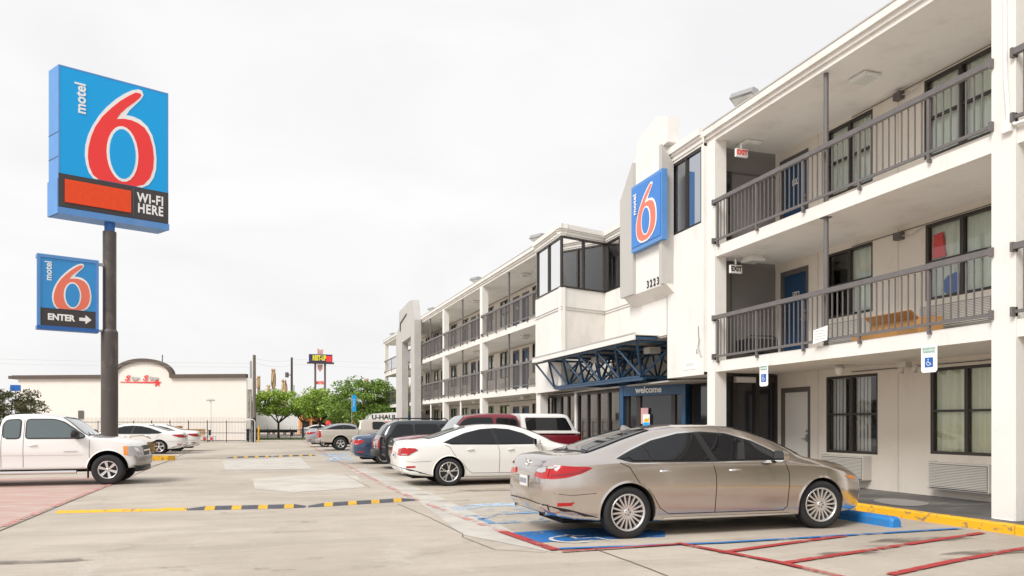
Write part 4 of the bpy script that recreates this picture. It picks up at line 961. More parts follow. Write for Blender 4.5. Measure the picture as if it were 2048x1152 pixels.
# ------------------------------------------------------------------ vehicles
def pchip(xs, ys, x):
    n_ = len(xs)
    if x <= xs[0]: return ys[0]
    if x >= xs[-1]: return ys[-1]
    h = [xs[i + 1] - xs[i] for i in range(n_ - 1)]; d = [(ys[i + 1] - ys[i]) / h[i] for i in range(n_ - 1)]; m = [d[0]]
    for i in range(1, n_ - 1):
        if d[i - 1] * d[i] <= 0: m.append(0)
        else: w1 = 2 * h[i] + h[i - 1]; w2 = h[i] + 2 * h[i - 1]; m.append((w1 + w2) / (w1 / d[i - 1] + w2 / d[i]))
    m.append(d[-1])
    i = max(k for k in range(n_ - 1) if xs[k] <= x); t = (x - xs[i]) / h[i]
    return (2 * t**3 - 3 * t**2 + 1) * ys[i] + (t**3 - 2 * t**2 + t) * h[i] * m[i] + (-2 * t**3 + 3 * t**2) * ys[i + 1] + (t**3 - t**2) * h[i] * m[i + 1]
def curve(tab): return lambda x: pchip([p[0] for p in tab], [p[1] for p in tab], x)

def densify(pl, st):
    o = []
    for i, a in enumerate(pl):
        b = pl[(i + 1) % len(pl)]; k = max(1, int(math.hypot(b[0] - a[0], b[1] - a[1]) / st + .5))
        for j in range(k): o.append((a[0] + (b[0] - a[0]) * j / k, a[1] + (b[1] - a[1]) * j / k))
    return o
def rcorn(pl, r):
    o = []; n_ = len(pl)
    for i in range(n_):
        a, b, c_ = Vector(pl[i - 1]), Vector(pl[i]), Vector(pl[(i + 1) % n_]); e1 = min(r, (a - b).length * .45); e2 = min(r, (c_ - b).length * .45); p = b + (a - b).normalized() * e1; q = b + (c_ - b).normalized() * e2
        for t in (0, .33, .67, 1): o.append(tuple(p * (1 - t)**2 + b * 2 * t * (1 - t) + q * t * t))
    return o
class Shell:
    """lofted car body: plan width, belt, roof profile and sill given as curves of x"""
    def __init__(s, x0, x1, W, TOP, BELT, WT, ZB, flare=.97, crown=.02, step=.03, tuck=.93, char=.0, boxy=False):
        xs = []; x = x0
        while x < x1: xs.append(x); x += step
        xs.append(x1); ns = 4; s.x0, s.x1 = x0, x1
        rings = []
        for x in xs:
            w, zt, zb, zl, wt = W(x), TOP(x), BELT(x), ZB(x), WT(x); zb = min(zb, zt - .015); zm = zl + (zb - zl) * .52
            cp = [(0, zl), (w * .55, zl), (w * tuck, zl), (w * (tuck + .03), zl + .05), (w * (.978 - char), zl + (zm - zl) * .55), (w * .998, zm + .01), (w * 1.002, zm + .05), (w * (.990), zm + (zb - zm) * .62), (w * flare, zb), (w * (flare - .015), min(zt - .008, zb + .03)),
                  (wt * 1.02 + .01, zt - .055 * min(1, (zt - zb) / .2)), (wt * (.97 if boxy else .93), zt - .006), (wt * .55, zt + crown * .6), (0, zt + crown)]
            full = cp + [(-a, b_) for a, b_ in cp[-2:0:-1]]; N = len(full); ring = []
            for i in range(N):
                p0, p1, p2, p3 = full[i - 1], full[i], full[(i + 1) % N], full[(i + 2) % N]
                for k in range(ns):
                    t = k / ns; b0 = (1 - t)**3 / 6; b1 = (3 * t**3 - 6 * t**2 + 4) / 6; b2 = (-3 * t**3 + 3 * t**2 + 3 * t + 1) / 6; b3 = t**3 / 6
                    ring.append((x, b0 * p0[0] + b1 * p1[0] + b2 * p2[0] + b3 * p3[0], b0 * p0[1] + b1 * p1[1] + b2 * p2[1] + b3 * p3[1]))
            rings.append(ring)
        N = len(rings[0]); vs = [v for r in rings for v in r]; fs = []
        for i in range(len(rings) - 1):
            for k in range(N): a = i * N + k; b = i * N + (k + 1) % N; fs.append((a, b, b + N, a + N))
        fs.append(tuple(range(N))[::-1]); fs.append(tuple(range((len(rings) - 1) * N, len(rings) * N)))
        bm = bmesh.new(); bv = [bm.verts.new(v) for v in vs]
        for f in fs: bm.faces.new([bv[k] for k in f])
        bmesh.ops.recalc_face_normals(bm, faces=bm.faces); s.bvh = BVHTree.FromBMesh(bm); s.me = bpy.data.meshes.new('body'); bm.to_mesh(s.me); bm.free()
    def cut(s, arches, mat_, name, parent):
        """wheel openings cut with cylinders, result kept as plain mesh"""
        o = bpy.data.objects.new(name, s.me); C.objects.link(o); tmp = []
        s.me.materials.append(M[mat_]); s.me.materials.append(M['well'])
        for f in s.me.polygons: f.use_smooth = True
        for (x, z, r) in arches:
            for sg in (1, -1):
                b = MB(); prf = [(r * cos(2 * PI * k / 40), r * sin(2 * PI * k / 40)) for k in range(40)]
                vs = [(x + u, sg * yy, z + v) for yy in (.48, 1.4) for u, v in prf]
                b.add(vs, [(k, (k + 1) % 40, 40 + (k + 1) % 40, 40 + k) for k in range(40)] + [tuple(range(40))[::-1], tuple(range(40, 80))], 'well')
                bm = bmesh.new(); bv = [bm.verts.new(v) for v in b.v]
                for f in b.f: bm.faces.new([bv[k] for k in f])
                bmesh.ops.recalc_face_normals(bm, faces=bm.faces); me = bpy.data.meshes.new('c'); bm.to_mesh(me); bm.free()
                me.materials.append(M[mat_]); me.materials.append(M['well']); me.polygons.foreach_set('material_index', [1] * len(me.polygons))
                c = bpy.data.objects.new('c', me); C.objects.link(c); tmp.append(c)
                md = o.modifiers.new('b', 'BOOLEAN'); md.operation = 'DIFFERENCE'; md.object = c; md.solver = 'EXACT'
        bpy.context.view_layer.update(); dg = bpy.context.evaluated_depsgraph_get(); me = bpy.data.meshes.new_from_object(o.evaluated_get(dg)); o.modifiers.clear(); o.data = me; me.name = name
        me.set_sharp_from_angle(angle=R(38))
        for c in tmp: m_ = c.data; bpy.data.objects.remove(c); bpy.data.meshes.remove(m_)
        o.parent = parent; return o
    def ray(s, o, d):
        h = s.bvh.ray_cast(Vector(o), Vector(d).normalized()); return (h[0], h[1]) if h[0] else (None, None)
    def patch(s, mb, outl, org, u, v, d, m, off=.004, step=.06, smooth=True):
        """outline (a,b) in the plane org + a*u + b*v thrown along d onto the body"""
        outl = densify(outl, step); org = Vector(org); u = Vector(u); v = Vector(v); d = Vector(d).normalized(); tri, vv = cdt(outl, step); P = []; n_ = len(outl)
        for a, b in vv:
            p, nn = s.ray(org + u * a + v * b, d)
            if p is None: P.append(None); continue
            if nn.dot(d) > 0: nn = -nn
            P.append((p + nn * off, p - nn * .01))
        good = [t for t in tri if all(P[k] for k in t) and max((P[t[a]][0] - P[t[a - 1]][0]).length for a in range(3)) < step * 4]
        vs = [p[0] if p else Vector() for p in P]
        used = sorted({k for t in good for k in t}); mp = {k: i for i, k in enumerate(used)}
        key = {(round(a, 4), round(b, 4)): k for k, (a, b) in enumerate(vv)}; bi = [key.get((round(a, 4), round(b, 4))) for a, b in outl]; bs = set(bi); nb_ = {k: set() for k in used}
        for t in good:
            for k in t: nb_[k] |= set(t)
        for _ in range(3):
            nv = list(vs)
            for k in used:
                if k not in bs and len(nb_[k]) > 3: nv[k] = vs[k] * .4 + sum((vs[j] for j in nb_[k] if j != k), Vector()) / (len(nb_[k]) - 1) * .6
            vs = nv
        mb.add([vs[k] for k in used], [tuple(mp[k] for k in t) for t in good], m, smooth)
        for i in range(n_):
            i, j = bi[i], bi[(i + 1) % n_]
            if i is None or j is None: continue
            if P[i] and P[j] and (P[i][0] - P[j][0]).length < .6: mb.add([P[i][0], P[j][0], P[j][1], P[i][1]], [(0, 1, 2, 3)], m)
    def side(s, mb, outl, m, sg, off=.004, step=.07): s.patch(mb, outl, (0, sg * 2.5, 0), (1, 0, 0), (0, 0, 1), (0, -sg, 0), m, off, step)
    def top(s, mb, outl, m, off=.004, step=.08): s.patch(mb, outl, (0, 0, 4), (1, 0, 0), (0, 1, 0), (0, 0, -1), m, off, step)
    def end(s, mb, outl, m, front, off=.004, step=.05, az=0):   # outline in (y,z); az turns the throw towards the corner
        dr = Vector((-1 if front else 1, 0, 0)); dr = Matrix.Rotation(az, 3, 'Z') @ dr; u = Vector((0, 0, 1)).cross(dr)
        if u.y < 0: u = -u
        s.patch(mb, outl, Vector((1.2, 0, 0)) - dr * 6, u, (0, 0, 1), dr, m, off, step)
    def sline(s, mb, pts, wd, m, sg, off=.003):
        P = []
        for i in range(len(pts) - 1):
            a = Vector(pts[i]); b = Vector(pts[i + 1]); k = max(1, int((b - a).length / .06))
            for j in range(k): P.append(a.lerp(b, j / k))
        P.append(Vector(pts[-1])); L = []; Q = []
        for i, p in enumerate(P):
            t = (P[min(i + 1, len(P) - 1)] - P[max(i - 1, 0)]).normalized(); nn = Vector((-t.y, t.x)) * wd / 2
            for lst, q in ((L, p + nn), (Q, p - nn)):
                h, n2 = s.ray((q.x, sg * 2.5, q.y), (0, -sg, 0)); lst.append(h + n2 * off * (1 if n2.y * sg > 0 else -1) if h else None)
        for i in range(len(P) - 1):
            if L[i] and L[i + 1] and Q[i] and Q[i + 1]: mb.add([L[i], L[i + 1], Q[i + 1], Q[i]], [(0, 1, 2, 3)], m, True)

def wheel(parent, x, y, r, wd, rr, spokes, style, steer=0, sg=1, rimm='rim'):
    """tyre mesh with an alloy rim as its child; sg = +1 for the +y side"""
    T = Matrix.Translation((x, y, r)) @ Matrix.Rotation(steer, 4, 'Z') @ Matrix.Rotation(0 if sg > 0 else PI, 4, 'Z')
    mb = MB(); h = wd / 2
    prof = [(rr * .97, h * .80), (rr + .012, h * .88), (rr + (r - rr) * .45, h * 1.02), (r - .035, h * .98), (r - .012, h * .86), (r - .002, h * .66), (r, 0), (r - .002, -h * .66), (r - .012, -h * .86), (r - .035, -h * .98), (rr, -h * .8), (rr * .5, -h * .7)]
    mb.lathe(prof, 'tyre', 48, 'y', T); o = mb.build('wheel', parent, local=True)
    b = MB(); b.lathe([(0, h * .10), (rr * .96, h * .10)], 'rimdark', 32, 'y', T)
    b.lathe([(rr * .98, h * .05), (rr * .975, h * .80), (rr * 1.02, h * .93), (rr * 1.0, h * .97), (rr * .93, h * .93), (rr * .90, h * .70), (rr * .90, h * .2)], rimm, 48, 'y', T)
    b.lathe([(0, h * .80), (rr * .13, h * .80), (rr * .20, h * .74), (rr * .22, h * .5)], rimm, 20, 'y', T)
    for k in range(spokes):
        a = 2 * PI * k / spokes + .3
        pr = {'fine': [(-.16, .52)], 'twin': [(-.22, .42), (.22, .42)], 'five': [(0, 1.3)], 'six': [(0, 1.25)]}[style]
        for (da, wk) in pr:
            w0 = rr * (.055 if style == 'fine' else .05 if style == 'twin' else .10); w1 = rr * (.045 if style in ('fine', 'twin') else .16)
            r0, r1 = rr * .16, rr * .93; a0, a1 = (a + da * .0, a + da) if style != 'fine' else (a, a); 
            if style == 'fine': a0, a1 = a, a + .0
            q = []
            if style == 'twin': a0 = a + da * .15; a1 = a + da * .9
            for (rad, ang, wv, yy) in ((r0, a0, w0, h * .74), ((r0 + r1) / 2, (a0 + a1) / 2, (w0 + w1) / 2, h * .80), (r1, a1, w1, h * .86)):
                c_ = Vector((rad * cos(ang), 0, rad * sin(ang))); tn = Vector((-sin(ang), 0, cos(ang)))
                q.append([T @ (c_ + tn * wv + Vector((0, yy, 0))), T @ (c_ - tn * wv + Vector((0, yy, 0))), T @ (c_ - tn * wv * 1.15 + Vector((0, yy - h * .28, 0))), T @ (c_ + tn * wv * 1.15 + Vector((0, yy - h * .28, 0)))])
            vs = q[0] + q[1] + q[2]; fs = []
            for i in (0, 4):
                for j in range(4): fs.append((i + j, i + (j + 1) % 4, i + 4 + (j + 1) % 4, i + 4 + j))
            b.add(vs, fs, rimm)
    for k in range(5): a = 2 * PI * k / 5 + .6; b.lathe([(0, h * .83), (rr * .035, h * .83), (rr * .035, h * .7)], 'rimdark', 8, 'y', T @ Matrix.Translation((rr * .33 * cos(a), 0, rr * .33 * sin(a))) if False else T @ Matrix.Translation((rr * .15 * cos(a), 0.001, rr * .15 * sin(a))))
    b.build('rim', o, local=True)
    return o

def inset(poly, d):   # grow (d<0) or shrink an outline about its edges, roughly
    n_ = len(poly); cx = sum(p[0] for p in poly) / n_; cy = sum(p[1] for p in poly) / n_; ar = sum(poly[i][0] * poly[(i + 1) % n_][1] - poly[(i + 1) % n_][0] * poly[i][1] for i in range(n_)); sgn = 1 if ar > 0 else -1; o = []
    for i in range(n_):
        a, b, c_ = Vector(poly[i - 1]), Vector(poly[i]), Vector(poly[(i + 1) % n_]); e1 = (b - a).normalized(); e2 = (c_ - b).normalized()
        n1 = Vector((-e1.y, e1.x)) * sgn; n2 = Vector((-e2.y, e2.x)) * sgn; m = (n1 + n2); m = m / max(.5, m.length_squared / 2) if m.length > .01 else n1
        o.append((b.x + m.x * d, b.y + m.y * d))
    return o
def both(sh, parent, name, outl, m, off=.004, step=.07, under=None, grow=.012, uoff=.002, label=None):
    out = []
    for sg in (1, -1):
        mb = MB()
        if under: sh.side(mb, inset(outl, -grow), under, sg, uoff, step)
        sh.side(mb, outl, m, sg, off, step)
        if mb.v: o = mb.build(name, parent, local=True); out.append(o)
        if label and out: out[-1]['label'] = label
    return out
def handles(sh, parent, spots, m, L=.17):
    for sg in (1, -1):
        for (x, z) in spots:
            mb = MB(); p, nn = sh.ray((x, sg * 2.5, z), (0, -sg, 0)); q, _ = sh.ray((x + L, sg * 2.5, z + .01), (0, -sg, 0)); d = Vector((0, sg * .028, 0))
            sh.side(mb, smoothpoly([(x - .01, z - .03), (x + L * .7, z - .035), (x + L * .7, z + .035), (x - .01, z + .03)], 2), 'seam' if False else 'trimgrey', sg, .001, .05) if False else None
            mb.tube([p + d * .2, p + d + Vector((.02, 0, 0)), q + d - Vector((.02, 0, 0)), q + d * .2], [.010, .015, .015, .010], m, 8); mb.build('door_handle', parent, local=True)
def mirror(sh, parent, x, z, m, s_=1., glassm='black'):
    for sg in (1, -1):
        p, nn = sh.ray((x, sg * 2.5, z), (0, -sg, 0)); mb = MB(); c_ = p + Vector((.0, sg * .14 * s_, .03))
        mb.tube([p + Vector((.03, -sg * .02, -.01)), c_ + Vector((0, -sg * .05, -.02))], .022 * s_, 'black', 8)
        vs = []; K = 10
        for (dx, k_) in ((.07, .35), (.055, .75), (.02, .98), (-.03, 1.), (-.05, .97)):
            for k in range(K * 2): a = 2 * PI * k / (K * 2); sx = abs(cos(a))**.6 * (1 if cos(a) > 0 else -1); sz = abs(sin(a))**.6 * (1 if sin(a) > 0 else -1); vs.append(c_ + Vector((dx * s_, sx * .115 * s_ * k_, sz * .08 * s_ * k_ + .02)))
        N = K * 2; mb.add(vs, [(i * N + k, i * N + (k + 1) % N, (i + 1) * N + (k + 1) % N, (i + 1) * N + k) for i in range(4) for k in range(N)] + [tuple(range(N))[::-1]], m, True)
        mb.add([v + Vector((.006, 0, 0)) for v in vs[-N:]], [tuple(range(N))], 'carglass'); mb.build('side_mirror', parent, local=True)
def plate(sh, parent, front, z, txt=None, y=0):
    x = sh.x1 + .5 if front else sh.x0 - .5; h, nn = sh.ray((x, y, z), (-1 if front else 1, 0, 0)); s_ = 1 if front else -1
    if h is None: return
    mb = MB(); X = h.x + s_ * .012; mb.box(X - .006, X + .006, y - .155, y + .155, z - .078, z + .078, 'chrome'); mb.box(X + s_ * .003, X + s_ * .0095, y - .143, y + .143, z - .066, z + .066, 'plate')
    for k in range(6): yy = y - .11 + k * .044; mb.box(X + s_ * .0095, X + s_ * .0115, yy - .012, yy + .012, z - .035, z + .03, 'plateink')
    mb.build('number_plate', parent, local=True)
def underbody(parent, x0, x1, w, z0, z1):
    mb = MB(); mb.box(x0, x1, -w, w, z0, z1, 'well'); mb.build('underbody', parent, local=True)
def arch_lip(sh, parent, x, z, r, m, wd=.03, off=.012):
    for sg in (1, -1):
        mb = MB(); a0, a1 = -8, 188; O = []; I = []
        for k in range(29):
            t = R(a0 + (a1 - a0) * k / 28)
            for lst, rad in ((O, r + wd), (I, r + .002)):
                h, nn = sh.ray((x + rad * cos(t), sg * 2.5, z + rad * sin(t)), (0, -sg, 0)); lst.append(h + Vector((0, sg * off, 0)) if h else None)
        for k in range(28):
            if all((O[k], O[k + 1], I[k], I[k + 1])):
                o0, o1, i0, i1 = O[k] - Vector((0, sg * off * .98, 0)), O[k + 1] - Vector((0, sg * off * .98, 0)), I[k], I[k + 1]; b = Vector((0, -sg * .04, 0))
                mb.add([o0, o1, i1, i0], [(0, 1, 2, 3)], m, True); mb.add([i0, i1, i1 + b, i0 + b], [(0, 1, 2, 3)], m, True)
        if mb.v: mb.build('wheel_arch_trim', parent, local=True)

def sedan(label, loc, rz, sc, pm, cat='car', group='parked cars in the lot', xs=1., hi=1., wb=2.82, rear=-1.12, front=3.80, hw=.915, spokes=(15, 'fine'), glass='carglass', tail='wrap', steer=0., chrome=True, plate_on=True, fast=False):
    t = thing('parked_car', loc, label, cat, group, rz, sc); k = (lambda p: [(a * xs, b * hi) for a, b in p])
    r_, f_ = rear, front; e = f_ - wb
    W = curve([(r_ * xs, hw * .70), ((r_ + .05) * xs, hw * .82), ((r_ + .16) * xs, hw * .92), ((r_ + .42) * xs, hw * .985), (.0, hw), (1.4 * xs, hw), (wb * xs, hw * .985), ((wb + e * .45) * xs, hw * .93), ((wb + e * .75) * xs, hw * .82), ((f_ - .06) * xs, hw * .66), (f_ * xs, hw * .52)])
    TOP = curve(k([(r_, .74), (r_ + .04, .93), (r_ + .10, 1.035), (r_ + .25, 1.075), (r_ + .58, 1.10), (-.22, 1.165), (.12, 1.285), (.55, 1.405), (.95, 1.452), (1.35, 1.455), (1.75, 1.41), (2.1, 1.305), (2.45, 1.145), (2.68, 1.03), (2.85, .985), (3.2, .93), (3.5, .85), (f_ - .12, .74), (f_, .60)]))
    BELT = curve(k([(r_, .68), (r_ + .1, .88), (r_ + .5, .955), (.1, .975), (1.2, .955), (2., .93), (2.7, .88), (3.2, .80), (3.55, .70), (f_, .52)]))
    WT = curve([(r_ * xs, hw * .55), ((r_ + .1) * xs, hw * .72), ((r_ + .6) * xs, hw * .74), (-.1 * xs, hw * .70), (.5 * xs, hw * .635), (1.4 * xs, hw * .635), (1.9 * xs, hw * .655), (2.5 * xs, hw * .76), (2.85 * xs, hw * .80), (3.3 * xs, hw * .70), (f_ * xs, hw * .40)])
    ZB = curve(k([(r_, .42), (r_ + .08, .33), (r_ + .5, .24), (.3, .19), (wb - .4, .19), (wb + .4, .20), (f_ - .2, .23), (f_, .30)]))
    sh = Shell(r_ * xs, f_ * xs, W, TOP, BELT, WT, ZB); body = sh.cut([(0, .325, .385), (wb * xs, .325, .385)], pm, 'body', t)
    arch_lip(sh, t, 0, .325, .385, pm); arch_lip(sh, t, wb * xs, .325, .385, pm)
    # side glass: quarter, rear door, front door
    B = 1.0
    dlo = [(-.12, B + .03), (.10, B + .12), (.42, B + .245), (.80, B + .335), (1.15, B + .36), (1.50, B + .335), (1.85, B + .235), (2.12, B + .10), (2.28, B - .02), (1.2, B - .02), (.06, B - .01)]
    mb_ = []
    for sg in (1, -1):
        mb = MB(); o_ = k(dlo)
        if chrome: sh.side(mb, inset(o_, -.028), 'chrome', sg, .004, .05)
        sh.side(mb, inset(o_, -.008), 'black', sg, .008, .05)
        tr = mb.build('window_trim', t, local=True)
        for q in ([(-.08, B + .03), (.12, B + .115), (.245, B + .165), (.30, B - .0), (.08, B - .0)], [(.275, B + .18), (.45, B + .245), (.80, B + .325), (1.03, B + .345), (1.13, B - .01), (.33, B + .0)], [(1.13, B + .345), (1.50, B + .325), (1.83, B + .225), (2.08, B + .095), (2.20, B - .01), (1.24, B - .01)]):
            mb = MB(); sh.side(mb, k(q), glass, sg, .014, .05); mb.build('side_window', t, local=True)
    for nm, q in (('rear_window', [(-.42, -.56), (-.46, 0), (-.42, .56), (.46, .47), (.52, 0), (.46, -.47)]), ('windscreen', [(1.74, -.49), (1.69, 0), (1.74, .49), (2.60, .66), (2.70, 0), (2.60, -.66)])):
        mb = MB(); q = [(a * xs, b * hw / .915) for a, b in q]; sh.top(mb, inset(q, -.02), 'black', .006, .05); sh.top(mb, q, glass, .013, .05); mb.build(nm, t, local=True)
    for sg in (1, -1):                                                                  # door seams, sill line
        mb = MB()
        for pts in ([(-.10, .98), (.02, .92), (.14, .72), (.33, .55), (.43, .38), (.55, .30), (2.22, .285), (2.28, .34), (2.30, .80), (2.26, .93)], [(1.17, .97), (1.21, .8), (1.20, .30)]): sh.sline(mb, k(pts), .009, 'seam', sg)
        sh.sline(mb, k([(r_ + .10, .60), (r_ + .3, .58), (-.42, .60)]), .006, 'seam', sg)
        mb.build('door_seam', t, local=True)
        mb = MB(); sh.sline(mb, k([(.48, .245), (2.35, .235)]), .022, 'chrome' if chrome else pm, sg, .006); mb.build('sill_trim', t, local=True)
    handles(sh, t, [(.42 * xs, .86 * hi), (1.40 * xs, .855 * hi)], pm if not chrome else 'chrome')
    mirror(sh, t, 2.12 * xs, .985 * hi, pm)
    for sg in (1, -1):
        mb = MB()
        if tail == 'wrap':
            q = [(r_ + .012, .79), (r_ + .012, .925), (r_ + .12, .945), (r_ + .50, .935), (r_ + .56, .915), (r_ + .42, .85), (r_ + .24, .80), (r_ + .08, .78)]
            sh.side(mb, k(q), 'redlens', sg, .014, .03); q2 = [(.38, .80), (.42, .87), (.60, .89), (hw * .80, .92), (hw * .80, .785), (.60, .775)]
            sh.end(mb, [(sg * a, b * hi) for a, b in q2], 'redlens', False, .014, .03)
            sh.end(mb, [(sg * a, b * hi) for a, b in ((.42, .86), (.44, .895), (.66, .92), (.68, .87), (.60, .85))], 'clearlens', False, .018, .03)
            sh.side(mb, k([(r_ + .10, .905), (r_ + .16, .935), (r_ + .05, .935), (r_ - .01, .90)]), 'clearlens', sg, .02, .03)
            sh.sline(mb, k([(r_ + .02, .82), (r_ + .34, .855), (r_ + .5, .905)]), .012, 'p_maroon', sg, .018)
        else:
            q = [(r_ + .012, .73), (r_ + .012, .89), (r_ + .10, .915), (r_ + .34, .90), (r_ + .40, .86), (r_ + .30, .80), (r_ + .20, .735)]
            sh.side(mb, k(q), 'redlens', sg, .014, .03); sh.end(mb, [(sg * a, b * hi) for a, b in ((.48, .74), (.48, .885), (hw * .8, .89), (hw * .8, .73))], 'redlens', False, .014, .03)
            sh.side(mb, k([(r_ + .03, .745), (r_ + .18, .76), (r_ + .2, .775), (r_ + .03, .77)]), 'clearlens', sg, .012, .03)
        mb.build('tail_light', t, local=True)
        mb = MB(); q = [(f_ - .50, .735), (f_ - .30, .725), (f_ - .14, .68), (f_ - .12, .61), (f_ - .2, .61), (f_ - .40, .67)]
        sh.side(mb, k(q), 'clearlens', sg, .006, .04); sh.side(mb, k([(f_ - .50, .735), (f_ - .36, .735), (f_ - .28, .68), (f_ - .36, .672)]), 'amber', sg, .010, .04)
        sh.end(mb, [(sg * a, b * hi) for a, b in ((.36, .56), (.38, .64), (hw * .68, .67), (hw * .68, .58))], 'clearlens', True, .006); mb.build('headlight', t, local=True)
        mb = MB(); sh.side(mb, k([(r_ + .14, .44), (r_ + .34, .45), (r_ + .34, .49), (r_ + .14, .485)]), 'redlens', sg, .008, .04); mb.build('reflector', t, local=True)
        mb = MB(); sh.side(mb, k([(r_ + .015, .36), (r_ + .015, .455), (r_ + .28, .40), (r_ + .70, .27), (r_ + .66, .20), (r_ + .12, .20)]), 'black', sg, .006, .05); mb.build('bumper_skirt', t, local=True)
    mb = MB(); sh.end(mb, [(-.8 * hw, .30), (-.8 * hw, .45), (0, .47), (.8 * hw, .45), (.8 * hw, .30), (0, .30)], 'black', False, .008, .08); mb.build('diffuser', t, local=True)
    mb = MB(); sh.end(mb, [(-.30, .35), (-.42, .55), (-.3, .62), (.3, .62), (.42, .55), (.30, .35)], 'black', True, .006, .08); mb.build('grille', t, local=True)
    for sg in (1, -1):
        mb = MB(); x = (r_ + .06) * xs; mb.tube([(x + .25, sg * .58, .34), (x + .0, sg * .58, .335)], .038, 'chrome', 12, cap=False); mb.tube([(x + .25, sg * .58, .34), (x + .01, sg * .58, .335)], .03, 'black', 12); mb.build('exhaust_tip', t, local=True)
    if chrome: mb = MB(); sh.end(mb, [(-.40, .865), (-.40, .885), (.40, .885), (.40, .865)], 'chrome', False, .012, .08); mb.build('boot_trim', t, local=True)
    mb = MB(); h, nn = sh.ray((-3, 0, .955 * hi), (1, 0, 0))
    if h: mb.lathe([(.055, 0), (.062, .012), (.045, .012), (.045, 0)], 'chrome', 24, T=Matrix.Translation(h - Vector((.005, 0, 0))) @ Matrix.Rotation(-PI / 2, 4, 'Y')); mb.box(h.x - .012, h.x, -.045, .045, h.z - .01, h.z + .01, 'chrome'); mb.build('badge', t, local=True)
    if plate_on: plate(sh, t, False, .72 * hi)
    mb = MB(); p, nn = sh.ray((.42 * xs, 0, 4), (0, 0, -1)); mb.add([p + Vector(v) for v in ((-.12, 0, -.01), (.10, -.03, -.01), (.10, .03, -.01), (-.10, 0, .06), (-.06, 0, .065))], [(0, 1, 3), (0, 3, 2), (1, 4, 3), (2, 3, 4), (1, 2, 4)], pm, True); mb.build('roof_aerial', t, local=True)
    for x in (0, wb * xs):
        for sg in (1, -1): wheel(t, x, sg * (hw - .125), .334, .225, .235, spokes[0], spokes[1], steer if x else 0, sg)
    underbody(t, (r_ + .35) * xs, (f_ - .4) * xs, .45, .17, .5)
    return t, sh

